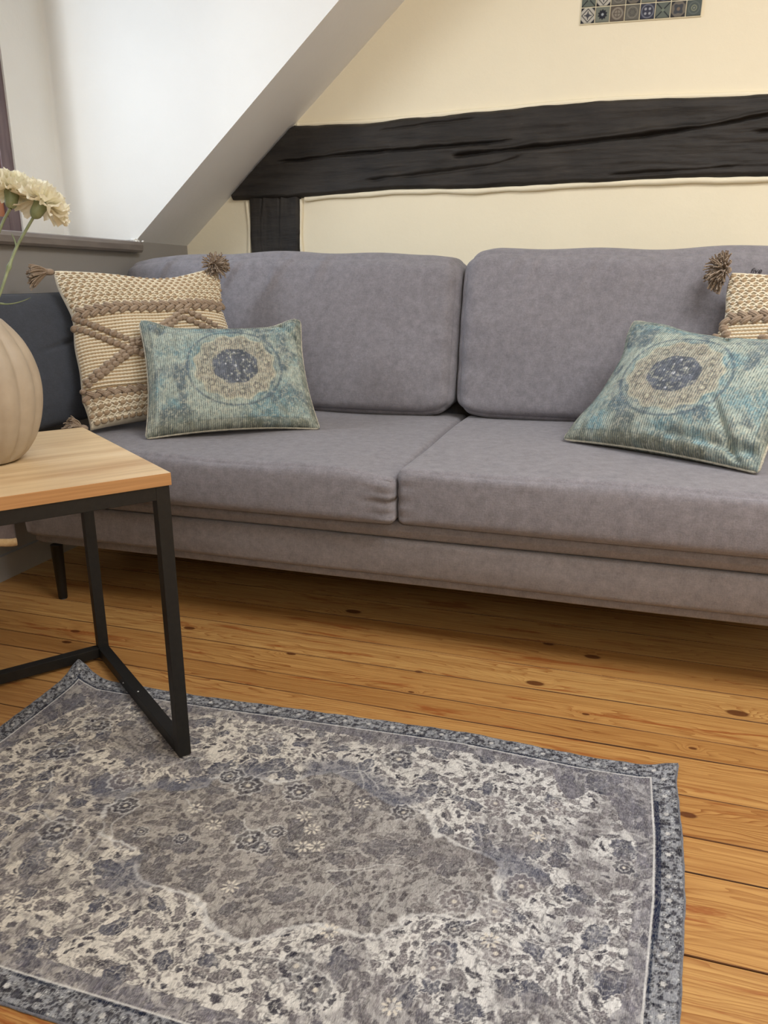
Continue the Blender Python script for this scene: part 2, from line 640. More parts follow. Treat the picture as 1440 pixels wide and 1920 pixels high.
# ================================================================== ROOM SHELL
YB, YC, XL = 2.71, 2.38, -1.63          # back wall, dormer cheek, knee wall
SL = 0.86                               # roof slope
zs = lambda x: 0.935 + SL * (x - XL)
ZC = 2.40
XC = XL + (ZC - 0.935) / SL
ZD = 2.02                               # dormer ceiling
XD = XL + (ZD - 0.935) / SL

# floorboards: one board per object, running along X
fl = thing('floor', None, None)
fl['kind'] = 'structure'
ys = [-1.70, -1.58, -1.45, -1.33, -1.2, -1.07, -0.94, -0.81, -0.68, -0.55, -0.42, -0.29, -0.16, -0.03, 0.1, 0.225, 0.36, 0.50, 0.66, 0.835, 0.985, 1.063, 1.165, 1.277, 1.342,
      1.437, 1.537, 1.66, 1.77, 1.89, 2.0, 2.12, 2.24, 2.36, 2.48, 2.6, 2.72]
for a, b in zip(ys[:-1], ys[1:]):
    g_ = Geo()
    gap = random.choice((0.0004, 0.0006, 0.0010))
    e = 0.0008
    n = 46
    xs = np.linspace(XL - 0.02, 2.42, n)
    wob = 0.0007 * np.sin(xs * 5 + a * 40) + 0.0004 * np.sin(xs * 17 + a * 11)
    prof = [(a + gap, -0.02), (a + gap, -e), (a + gap + e, 0.0), (b - gap - e, 0.0), (b - gap, -e), (b - gap, -0.02)]
    P = np.zeros((n, 6, 3))
    dz = random.uniform(-0.0004, 0.0004)
    for q, (yy, zz) in enumerate(prof):
        P[:, q, 0] = xs; P[:, q, 1] = yy + (wob if q < 3 else -wob * 0.6); P[:, q, 2] = zz + dz
    for q, mi in ((0, 1), (1, 1), (2, 0), (3, 1), (4, 1)):
        g_.grid(P[:, q:q + 2], mi=mi)
    o = g_.build('floorboard', [M['floor'], M['seam']], smooth=False)
    rel(o, fl)
sub = Geo(); sub.box((XL - 0.1, -1.75, -0.06), (2.45, 2.76, -0.018))
rel(sub.build('subfloor', M['black'], smooth=False), fl)

w = Geo(); w.box((-2.2, YB, -0.02), (2.45, YB + 0.1, 2.5)); struct('wall_back', w, M['wall'])
w = Geo(); w.box((2.40, -1.8, -0.02), (2.5, YB, 2.5)); struct('wall_right', w, M['wall'])
w = Geo(); w.box((XL - 0.1, 0.651, -0.02), (XL, YC - 0.002, 0.900)); w.box((XL - 0.1, YC - 0.002, -0.02), (XL, YB, 0.940)); w.box((XL - 0.1, -1.7, -0.02), (XL, 0.651, 0.940))
struct('wall_left', w, M['knee'])
w = Geo()
w.box((XL - 0.6, -1.8, -0.02), (0.15, -1.7, 2.5)); w.box((1.65, -1.8, -0.02), (2.45, -1.7, 2.5))
w.box((0.15, -1.8, -0.02), (1.65, -1.7, 1.5)); w.box((0.15, -1.8, 2.2), (1.65, -1.7, 2.5))
struct('wall_rear', w, M['wall'])
win = thing('added_rear_window', None, None, (0.9, -1.75, 1.5)); win['kind'] = 'structure'  # unseen window, added around the rear fill light
w = Geo()
w.box((0.15, -1.78, 1.5), (0.20, -1.73, 2.2)); w.box((1.60, -1.78, 1.5), (1.65, -1.73, 2.2)); w.box((0.20, -1.78, 1.5), (1.60, -1.73, 1.55)); w.box((0.20, -1.78, 2.15), (1.60, -1.73, 2.2))
rel(w.build('window_frame', M['frame'], smooth=False), win)
w = Geo(); w.box((0.20, -1.757, 1.55), (1.60, -1.753, 2.15))
rel(w.build('pane', M['glass'], smooth=False), win)
# ceiling with the sloped roof soffits
w = Geo()
RX0, RX1, RY0, RY1 = 0.28, 1.62, 0.21, 1.35
w.box((XC - 0.02, -1.75, ZC), (RX0, YB + 0.05, ZC + 0.1)); w.box((RX1, -1.75, ZC), (2.45, YB + 0.05, ZC + 0.1))
w.box((RX0, -1.75, ZC), (RX1, RY0, ZC + 0.1)); w.box((RX0, RY1, ZC), (RX1, YB + 0.05, ZC + 0.1))
def soff(x0, x1, y0, y1):
    w.prism_y([(x0, zs(x0)), (x1, zs(x1)), (x1 - 0.09, zs(x1) + 0.10), (x0 - 0.09, zs(x0) + 0.10)], y0, y1)
soff(XL - 0.01, XC, YC + 0.004, YB + 0.02)
soff(XL - 0.01, XC, -1.75, 0.646)
soff(XD, XC, 0.646, YC + 0.004)
struct('ceiling', w, M['soffit'])
# dormer cheeks and ceiling and window wall
w = Geo()
poly = [(XL, 0.93), (XL, 0.935), (XD, ZD), (-2.10, ZD), (-2.10, 0.93)]
w.prism_y(poly, YC, YC + 0.0035)
struct('wall_dormer_back', w, M['cheek'])
w = Geo()
w.prism_y(poly, 0.55, 0.65)
struct('wall_dormer_front', w, M['cheek'])
w = Geo(); w.box((-2.12, 0.60, ZD), (XD, YC + 0.05, ZD + 0.06)); struct('ceiling_dormer', w, M['cheek'])
XW = -1.905
WY0, WY1, WZ0, WZ1 = 0.86, 2.175, 0.955, 1.92
w = Geo()
w.box((XW - 0.08, WY1, 0.93), (XW, YC + 0.002, ZD)); w.box((XW - 0.08, 0.648, 0.93), (XW, WY0, ZD))
w.box((XW - 0.08, WY0, WZ1), (XW, WY1, ZD)); w.box((XW - 0.08, WY0, 0.90), (XW, WY1, WZ0))
# softly rounded plaster fillet where window wall meets the cheek
n = 8
fil = []
for i in range(n + 1):
    a = math.pi / 2 * i / n
    fil.append((XW + 0.014 * (1 - math.sin(a)), YC - 0.014 * (1 - math.cos(a))))
v = []; f = []
for (x, y) in fil:
    v += [(x, y, 0.936), (x, y, ZD)]
for i in range(n):
    f.append((2 * i, 2 * i + 1, 2 * i + 3, 2 * i + 2))
w.add(v, f)
struct('wall_window', w, M['cheek'])
# window
win = thing('window_1', None, None, (XW - 0.04, 1.5, WZ0)); win['kind'] = 'structure'
w = Geo()
xa, xb = XW - 0.055, XW - 0.006
w.box((xa, WY1 - 0.05, WZ0), (xb, WY1, WZ1)); w.box((xa, WY0, WZ0), (xb, WY0 + 0.05, WZ1))
w.box((xa, WY0 + 0.05, WZ1 - 0.05), (xb, WY1 - 0.05, WZ1)); w.box((xa, WY0 + 0.05, WZ0), (xb, WY1 - 0.05, WZ0 + 0.045))
rel(w.build('window_frame', M['frame'], smooth=False, bevel=0.003), win)
w = Geo()
xa2, xb2 = XW - 0.05, XW - 0.02
ya, yb, za, zb = WY0 + 0.05, WY1 - 0.05, WZ0 + 0.045, WZ1 - 0.05
w.box((xa2, yb - 0.03, za), (xb2, yb, zb)); w.box((xa2, ya, za), (xb2, ya + 0.03, zb)); w.box((xa2, ya + 0.03, za), (xb2, yb - 0.03, za + 0.03))
w.box((xa2, ya + 0.03, zb - 0.03), (xb2, yb - 0.03, zb))
ym = (ya + yb) / 2
w.box((xa2, ym - 0.02, za + .03), (xb2, ym + 0.02, zb - .03))
rel(w.build('sash', M['sash'], smooth=False, bevel=0.002), win)
for y0_, y1_ in ((ya + 0.03, ym - 0.02), (ym + 0.02, yb - 0.03)):
    w = Geo(); w.box((XW - 0.037, y0_, za + 0.03), (XW - 0.033, y1_, zb - 0.03))
    rel(w.build('pane', M['glass'], smooth=False), win)
# invented roof window, framing the added overhead fill
win = thing('added_roof_window', None, None, (0.95, 0.78, ZC)); win['kind'] = 'structure'
w = Geo()
w.box((RX0, RY0, ZC + .01), (RX0 + .06, RY1, ZC + .06)); w.box((RX1 - .06, RY0, ZC + .01), (RX1, RY1, ZC + .06))
w.box((RX0 + .06, RY0, ZC + .01), (RX1 - .06, RY0 + .06, ZC + .06)); w.box((RX0 + .06, RY1 - .06, ZC + .01), (RX1 - .06, RY1, ZC + .06))
rel(w.build('window_frame', M['frame'], smooth=False), win)
w = Geo(); w.box((RX0 + .06, RY0 + .06, ZC + .03), (RX1 - .06, RY1 - .06, ZC + .035))
rel(w.build('pane', M['glass'], smooth=False), win)

# sill board on the knee wall, worn nosed edge
w = Geo()
n = 60
ysl = np.linspace(0.652, YC - 0.003, n)
prof = [(-1.90, 0.936), (-1.62, 0.936), (-1.603, 0.932), (-1.598, 0.922), (-1.600, 0.906), (-1.606, 0.899), (-1.90, 0.899)]
P = np.zeros((n, len(prof), 3))
for q, (x, z) in enumerate(prof):
    P[:, q, 0] = x + (0.0012 * np.sin(ysl * 9) if 0 < q < 6 else 0); P[:, q, 1] = ysl; P[:, q, 2] = z
base = w.nv
w.grid(P, closed_v=True)
k_ = len(prof)
w.f += [tuple(range(k_)), tuple(range((n - 1) * k_, n * k_))[::-1]]; w.mi += [0, 0]
struct('trim_1', w, M['sill'])
# chipped plaster at the sill's end
w = Geo()
for i in range(34):
    c = np.array([-1.62 + random.gauss(0, .012), YC + random.uniform(-.03, .004), 0.936 + random.uniform(-.004, .006)])
    s = random.uniform(.003, .008)
    w.ell(c, np.array([s, 0, 0]), np.array([0, s, .3 * s]), np.array([0, 0, s * .6]), 6, 3)
struct('trim_2', w, M['cheek'], True)
w = Geo(); w.box((XL, -1.7, 0), (XL + 0.014, YB, 0.07)); struct('baseboard_left', w, M['knee'])
w = Geo(); w.box((XL + 0.014, YB - 0.014, 0), (2.4, YB, 0.07)); struct('baseboard_back', w, M['knee'])


# ================================================================== TIMBERS
def timber_face(P0, e_len, e_wid, e_out, L, W, D, nl, nw, seed, top, bot, cracks, name):
    """rough-hewn face: top(l)/bot(l) are width coordinates of the edges; relief in e_out"""
    P0, e_len, e_wid, e_out = (np.array(a, float) for a in (P0, e_len, e_wid, e_out))
    l = np.linspace(0, L, nl); t_ = np.linspace(0, 1, nw)
    lo, hi = bot(l), top(l)
    Wd = lo[:, None] + (hi - lo)[:, None] * t_[None, :]
    rel_ = 0.010 * (vnoise((nl, nw), (L * 7, 3), seed, 4, .55) - .5) + 0.004 * (vnoise((nl, nw), (L * 5, 16), seed + 1, 2) - .5)
    for (pts, dep, wd) in cracks:
        px = [p[0] for p in pts]; py = [p[1] for p in pts]
        yc = np.interp(l, px, py)
        yc = yc + 0.004 * (vnoise((nl, 2), (L * 22, 1), seed + 5, 3)[:, 0] - .5)
        fade = sstep(px[0], px[0] + .05, l) * (1 - sstep(px[-1] - .05, px[-1], l))
        mod = .35 + 1.0 * vnoise((nl, 2), (L * 8, 1), seed + 9, 2)[:, 0]
        dd = (Wd - yc[:, None])
        ww = wd * mod[:, None] + 1e-4
        rel_ -= dep * (fade * mod)[:, None] * np.exp(-(dd / ww) ** 2)
        rel_ += 0.35 * dep * (fade)[:, None] * np.exp(-((dd - ww * 2.4) / (ww * 2)) ** 2)
    edge = np.minimum(t_, 1 - t_)[None, :] * (hi - lo)[:, None]
    rnd_ = 0.012 * (1 - np.clip(edge / 0.014, 0, 1)) ** 2
    out = D + rel_ - rnd_
    F = P0 + l[:, None, None] * e_len + Wd[..., None] * e_wid + out[..., None] * e_out
    B0 = P0 + l[:, None] [:, :, None] * e_len + Wd[..., None][:, :1] * e_wid - 0.02 * e_out
    B1 = P0 + l[:, None] [:, :, None] * e_len + Wd[..., None][:, -1:] * e_wid - 0.02 * e_out
    full = np.concatenate([B0, F, B1], 1)
    if np.dot(np.cross(e_len, e_wid), e_out) < 0:
        full = full[:, ::-1]
    return full


def edge_fn(L, pts, amp, seed):
    def f(l):
        x = np.interp(l, [p[0] for p in pts], [p[1] for p in pts])
        m_ = len(l)
        return x + amp * (vnoise((m_, 2), (L * 9, 1), seed, 3)[:, 0] - .5)
    return f


LB = 3.5
x0b = -1.42
# z values of the top and bottom edges of the beam along its length
top = edge_fn(LB, [(0, 1.322), (.5, 1.316), (.9, 1.326), (1.25, 1.335), (1.76, 1.322), (3.5, 1.33)], 0.008, 3)
bot = edge_fn(LB, [(0, 1.088), (.3, 1.092), (.6, 1.105), (.9, 1.098), (1.4, 1.108), (1.76, 1.104), (3.5, 1.10)], 0.008, 5)
cr = [([(0.18, 1.205), (0.5, 1.222), (0.95, 1.232), (1.02, 1.238)], 0.016, 0.0035),
      ([(0.80, 1.196), (1.1, 1.214), (1.4, 1.228), (1.62, 1.250), (1.75, 1.268), (1.9, 1.262)], 0.022, 0.0045),
      ([(0.5, 1.135), (0.75, 1.150), (0.95, 1.165), (1.05, 1.19)], 0.008, 0.005),
      ([(0.55, 1.285), (0.75, 1.30), (0.9, 1.305)], 0.006, 0.003),
      ([(1.70, 1.225), (2.2, 1.24), (3.0, 1.22)], 0.016, 0.004), ([(1.3, 1.12), (1.5, 1.126), (1.7, 1.135)], .008, .004)]
P = timber_face((x0b, YB, 0), (1, 0, 0), (0, 0, 1), (0, -1, 0), LB, 1, 0.026, 900, 90, 11, top, bot, cr, 'beam')
# the left end is hewn along the roof slope
for i in range(P.shape[0]):
    for j in range(P.shape[1]):
        x, y, z = P[i, j]
        lim = XL + (z - 0.935) / SL + 0.012
        if x < lim:
            P[i, j, 0] = lim
bm_ = fast_grid_mesh('timber_beam', P, mats=M['timber'])
tag(bm_, 'long black rough-hewn timber beam crossing the cream wall above the sofa', 'beam')
LP = 1.12
lft = edge_fn(LP, [(0, -1.360), (.9, -1.362), (1.12, -1.357)], 0.008, 13)
rgt = edge_fn(LP, [(0, -1.172), (.85, -1.170), (.97, -1.160), (1.12, -1.156)], 0.006, 17)
P = timber_face((0, YB, 0), (0, 0, 1), (1, 0, 0), (0, -1, 0), LP, 1, 0.016, 300, 50, 23, rgt, lft,
                [([(0.7, -1.25), (0.95, -1.24), (1.12, -1.235)], .01, .003), ([(0.8, -1.31), (1.0, -1.315), (1.12, -1.30)], .007, .003)], 'post')
po = fast_grid_mesh('timber_post', P, mats=M['timber'])
tag(po, 'short black upright timber post under the left end of the beam', 'post')
# plaster lip under and over the beam
w = Geo()
ll = np.linspace(0.28, 3.4, 260)
bz = edge_fn(LB, [(0, 1.088), (.3, 1.092), (.6, 1.105), (.9, 1.098), (1.4, 1.108), (1.76, 1.104), (3.5, 1.10)], 0.006, 8)(ll)
w.tube(np.stack([x0b + ll, np.full_like(ll, YB - 0.006), bz - 0.006], 1), 0.010 + 0.004 * (vnoise((260, 2), (30, 1), 3, 2)[:, 0] - .5), 8)
tl_ = np.linspace(0.26, 3.4, 260)
tz = edge_fn(LB, [(0, 1.322), (.5, 1.316), (.9, 1.326), (1.25, 1.335), (1.76, 1.322), (3.5, 1.33)], 0.006, 6)(tl_)
w.tube(np.stack([x0b + tl_, np.full_like(tl_, YB - 0.003), tz + 0.004], 1), 0.009, 8)
zz = np.linspace(0.5, 1.085, 60)
w.tube(np.stack([-1.160 + 0.003 * np.sin(zz * 31), np.full_like(zz, YB - 0.002), zz], 1), 0.007, 8)
w.tube(np.stack([-1.368 + 0.003 * np.sin(zz * 27), np.full_like(zz, YB - 0.002), zz], 1), 0.007, 8)
struct('trim_3', w, M['wall'], True)


# ================================================================== SOFA
def cushion(name, lo, hi, r, bulge, mat, res=44, wr=None, shear=0.0, parent=None):
    """rounded box cushion; bulge=(x,y,z) swelling of faces; wr(p, n)->offset; shear: y += shear*(z-z0)"""
    lo = np.array(lo, float); hi = np.array(hi, float)
    c = (lo + hi) / 2; h = (hi - lo) / 2
    dims = h * 2
    ns = [max(10, int(res * d / dims.max())) for d in dims]
    ns = [max(n_, 16) for n_ in ns]
    pts = {}
    V = []; F = []

    def idx(p):
        key = tuple(np.round(p, 5))
        if key not in pts:
            pts[key] = len(V); V.append(p)
        return pts[key]

    def lin(n_):
        t_ = np.linspace(-1, 1, n_ + 1)
        return np.sign(t_) * (1 - (1 - np.abs(t_)) ** 1.35)
    for ax in range(3):
        a, b = [i for i in range(3) if i != ax]
        ta, tb = lin(ns[a]), lin(ns[b])
        for s in (-1, 1):
            G = np.zeros((len(ta), len(tb)), int)
            for i, x in enumerate(ta):
                for j, y in enumerate(tb):
                    p = np.zeros(3); p[ax] = s; p[a] = x; p[b] = y
                    G[i, j] = idx(p)
            flip = (s > 0) == (ax != 1)
            for i in range(len(ta) - 1):
                for j in range(len(tb) - 1):
                    q = (G[i, j], G[i + 1, j], G[i + 1, j + 1], G[i, j + 1])
                    F.append(q if flip else q[::-1])
    U = np.array(V)
    P = U * h
    inner = np.clip(P, -(h - r), h - r)
    d = P - inner
    ln = np.linalg.norm(d, axis=1)[:, None]
    nrm = d / np.maximum(ln, 1e-9)
    Q = inner + nrm * r
    bx = (1 - U[:, 1] ** 2) * (1 - U[:, 2] ** 2); by = (1 - U[:, 0] ** 2) * (1 - U[:, 2] ** 2); bz_ = (1 - U[:, 0] ** 2) * (1 - U[:, 1] ** 2)
    Q[:, 0] += bulge[0] * np.sign(U[:, 0]) * (np.abs(U[:, 0]) > .98) * bx ** .6
    Q[:, 1] += bulge[1] * U[:, 1] * by ** .5
    Q[:, 2] += bulge[2] * U[:, 2] * bz_ ** .5
    if wr is not None:
        Q += wr(U, Q, nrm)
    Q = Q + c
    Q[:, 1] += shear * (Q[:, 2] - lo[2])
    g_ = Geo(); g_.add(Q, F)
    o = g_.build(name, mat)
    if parent is not None:
        rel(o, parent)
    return o


sofa = thing('sofa', 'wide grey fabric two-seat sofa standing against the back wall', 'sofa', (-0.45, 1.95, 0))
SX0, SX1 = -1.455, 0.62


def wr_seat_l(U, Q, n):
    o = np.zeros_like(Q)
    # puckers at the right front corner
    m_ = np.exp(-((U[:, 0] - 1) / .10) ** 2) * sstep(-.7, -1, U[:, 1])
    o[:, 1] -= m_ * 0.0035 * np.sin(U[:, 2] * 13 + U[:, 0] * 6)
    o[:, 2] -= 0.012 * sstep(.75, 1, U[:, 0]) * sstep(-.3, -1, U[:, 1]) * (U[:, 2] > 0)
    o[:, 2] += 0.0025 * np.sin(U[:, 0] * 7 + U[:, 1] * 3) * (U[:, 2] > .9)
    return o


def wr_seat_r(U, Q, n):
    o = np.zeros_like(Q)
    for cx, sgn in ((-0.50, 1), (-0.47, 1), (-0.44, 1)):
        m_ = np.exp(-((U[:, 0] - cx - (U[:, 2] - 1) * 0.03) / .010) ** 2) * sstep(-.85, -1.0, U[:, 1]) * sstep(.3, .9, U[:, 2])
        o[:, 1] -= m_ * 0.0035
    m_ = np.exp(-((U[:, 0] + 1) / .06) ** 2) * sstep(-.7, -1, U[:, 1])
    o[:, 1] -= m_ * 0.003 * np.sin(U[:, 2] * 12)
    o[:, 2] += 0.002 * np.sin(U[:, 0] * 6 + U[:, 1] * 4) * (U[:, 2] > .9)
    return o


cushion('seat_cushion', (SX0, 1.500, 0.300), (-0.449, 2.30, 0.419), 0.018, (0.0, 0.010, 0.006), M['sofa'], 90, wr_seat_l, parent=sofa)
cushion('seat_cushion', (-0.447, 1.512, 0.300), (SX1, 2.30, 0.424), 0.018, (0.0, 0.008, 0.008), M['sofa'], 90, wr_seat_r, parent=sofa)


def wr_back(seed, strong):
    def f(U, Q, n):
        o = np.zeros_like(Q)
        fr = sstep(-.2, -1, U[:, 1])
        # radiating folds under the top seam
        for i in range(9):
            r = random.Random(seed * 31 + i)
            cx = r.uniform(-.75, .35); sl = r.uniform(.10, .35); wd = r.uniform(.012, .022)
            ln_ = r.uniform(.35, .9)
            dist = U[:, 0] - cx + sl * (1 - U[:, 2]) * .8
            m_ = np.exp(-(dist / wd) ** 2) * sstep(1 - ln_, 1.0, U[:, 2]) * (1 - sstep(.97, 1.0, U[:, 2]) * .3)
            o[:, 1] -= strong * 0.0045 * m_ * fr
        # soft dents
        o[:, 1] += 0.007 * np.sin(U[:, 0] * 4.1 + seed) * np.sin(U[:, 2] * 3.3 + seed * 2) * fr * (1 - U[:, 2] ** 2)
        # edge puckers
        e_ = np.exp(-((np.abs(U[:, 0]) - 1) / .12) ** 2)
        o[:, 1] -= 0.003 * e_ * np.sin(U[:, 2] * 17 + 2 * U[:, 0]) * fr
        # sagging top edge
        o[:, 2] += (0.004 * np.sin(U[:, 0] * 4 + seed) + 0.003 * np.sin(U[:, 0] * 11 + seed)) * sstep(.5, 1, U[:, 2])
        # pinched corners
        cc = sstep(.8, 1, np.abs(U[:, 0])) * sstep(.7, 1, np.abs(U[:, 2]))
        o[:, 2] -= 0.010 * cc * np.sign(U[:, 2]); o[:, 0] -= 0.010 * cc * np.sign(U[:, 0])
        return o
    return f


cushion('back_cushion', (-1.600, 2.165, 0.424), (-0.478, 2.345, 0.880), 0.040, (0.004, 0.030, 0.010), M['sofa'], 130, wr_back(2, 2.0), 0.20, sofa)
cushion('back_cushion', (-0.470, 2.165, 0.428), (0.62, 2.345, 0.886), 0.042, (0.004, 0.030, 0.008), M['sofa'], 130, wr_back(5, 1.3), 0.20, sofa)


def strip(name, prof, mat, x0=SX0, x1=SX1):
    """upholstered strip with closed profile (y,z) along X, rounded ends"""
    n = 80
    xs = np.linspace(x0, x1, n)
    P = np.zeros((n, len(prof), 3))
    cy = np.mean([p[0] for p in prof]); cz = np.mean([p[1] for p in prof])
    for i, x in enumerate(xs):
        t_ = min(i, n - 1 - i)
        s = 1.0 - 0.02 * max(0, 1 - t_ / 1.0)
        for q, (y, z) in enumerate(prof):
            P[i, q] = (x, cy + (y - cy) * s + 0.0012 * math.sin(x * 9 + z * 30), cz + (z - cz) * s)
    g_ = Geo(); g_.grid(P, closed_v=True)
    k_ = len(prof)
    g_.f += [tuple(range(k_))[::-1], tuple(range((n - 1) * k_, n * k_))]; g_.mi += [0, 0]
    return rel(g_.build(name, mat), sofa)


def rounded(y0, z0, y1, z1, r, n=5, bulge=0.0):
    out = []
    for cy, cz, a0 in ((y0 + r, z0 + r, 180), (y1 - r, z0 + r, 270), (y1 - r, z1 - r, 0), (y0 + r, z1 - r, 90)):
        for i in range(n + 1):
            a = R(a0 + 90 * i / n)
            out.append((cy + r * math.cos(a), cz + r * math.sin(a)))
    if bulge:
        # insert points along the front face
        m_ = [(y0 - bulge * math.sin(math.pi * t_), z1 - r - (z1 - z0 - 2 * r) * t_) for t_ in (.25, .5, .75)]
        out = out + m_
    return out


strip('base_rail', rounded(1.532, 0.262, 2.36, 0.302, 0.014, bulge=0.002), M['sofa_base'])
strip('base_frame', rounded(1.530, 0.172, 2.36, 0.260, 0.013, bulge=0.003), M['sofa_base'])
strip('base_bottom', rounded(1.548, 0.150, 2.34, 0.173, 0.006), M['sofa_base'], SX0 + .01, SX1 - .01)
strip('backrest_frame', rounded(2.362, 0.16, 2.54, 0.76, 0.03), M['sofa'])
for x, y in ((-1.375, 1.545), (-1.375, 2.28), (0.54, 1.60), (0.54, 2.28)):
    g_ = Geo()
    g_.tube([(x, y, 0.0), (x, y, 0.004), (x, y, 0.15)], [0.0105, 0.0115, 0.0155], 20)
    rel(g_.build('leg', M['black']), sofa)
    o_ = COL.objects[-1]
# handwritten mark on the right back cushion
cu = bpy.data.curves.new('mark', 'FONT'); cu.body = 'five'; cu.size = 0.019; cu.extrude = 0.0004; cu.shear = 0.3
mk0 = bpy.data.objects.new('mark', cu); COL.objects.link(mk0)
me_ = bpy.data.meshes.new_from_object(mk0.evaluated_get(bpy.context.evaluated_depsgraph_get()))
bpy.data.objects.remove(mk0)
mk = bpy.data.objects.new('lettering', me_); COL.objects.link(mk)
me_.materials.clear(); me_.materials.append(M['ink'])
mk.location = (0.276, 2.2235, 0.824); mk.rotation_euler = (R(80), 0, R(0))
rel(mk, sofa)
mk['label'] = 'small black lettering on the right back cushion'


# ================================================================== PILLOWS
class Pillow:
    """soft pillow on corner points; S(u,v,side,off) maps u,v in [-1,1] (u right, v up) to space"""
    def __init__(s, BL, BR, TL, TR, T, pinch=0.07, power=0.45, ears=0.0, sag=0.0, warp=None):
        s.c = [np.array(p, float) for p in (BL, BR, TL, TR)]
        s.T, s.pinch, s.power, s.ears, s.warp = T, pinch, power, ears, warp
        ex = s.c[1] - s.c[0]; ey = s.c[2] - s.c[0]
        s.ex = ex / np.linalg.norm(ex); s.n = np.cross(ex, ey); s.n /= np.linalg.norm(s.n)   # faces the viewer
        s.ey = np.cross(s.n, s.ex)
        s.W = np.linalg.norm(ex); s.H = np.linalg.norm(ey)

    def S(s, u, v, side=1, off=0.0):
        u = np.asarray(u, float); v = np.asarray(v, float)
        uu = u * (1 - s.pinch * (1 - v ** 2) * np.abs(u) ** 2)
        vv = v * (1 - s.pinch * 1.2 * (1 - u ** 2) * np.abs(v) ** 2)
        a = ((uu + 1) / 2)[..., None]; b = ((vv + 1) / 2)[..., None]
        P = (s.c[0] * (1 - a) + s.c[1] * a) * (1 - b) + (s.c[2] * (1 - a) + s.c[3] * a) * b
        th = np.clip((1 - u ** 2) * (1 - v ** 2), 0, 1) ** s.power * s.T / 2
        # belly sits low
        th = th * (1 - 0.12 * v)
        P = P + ((th * side) + off * side)[..., None] * s.n
        if s.warp is not None:
            P = P + s.warp(u, v, side, s)
        return P

    def frame(s, u, v, side=1):
        e = 1e-3
        u = float(np.clip(u, -.985, .985)); v = float(np.clip(v, -.985, .985))
        p = s.S(np.array(u), np.array(v), side)
        du = s.S(np.array(u + e), np.array(v), side) - p; dv = s.S(np.array(u), np.array(v + e), side) - p
        n_ = np.cross(du, dv) * side; n_ /= np.linalg.norm(n_)
        du /= np.linalg.norm(du); dv = np.cross(n_, du) * side
        return p, du, dv, n_

    def body(s, name, nu, nv, mat_front, color=None, parent=None, mat_back=None):
        # cosine spacing would waste the print; use even spacing with extra rows at rim
        u = np.linspace(-1, 1, nu); v = np.linspace(-1, 1, nv)
        Uu, Vv = np.meshgrid(u, v, indexing='ij')
        F_ = s.S(Uu, Vv, 1); B_ = s.S(Uu, Vv, -1)
        cf = color
        if color is None:
            cf = np.zeros((nu, nv, 3))
        o = fast_grid_mesh(name, F_, cf, mat_front)
        ob = fast_grid_mesh(name, B_[::-1], cf[::-1], mat_back or mat_front)
        # join both halves into one mesh
        bm = bmesh.new(); bm.from_mesh(o.data); bm.from_mesh(ob.data)
        rim = [v_ for v_ in bm.verts if len(v_.link_edges) < 4]
        bmesh.ops.remove_doubles(bm, verts=rim, dist=1e-5)
        bm.to_mesh(o.data); bm.free()
        me_b = ob.data
        bpy.data.objects.remove(ob); bpy.data.meshes.remove(me_b)
        if parent is not None:
            rel(o, parent)
        return o


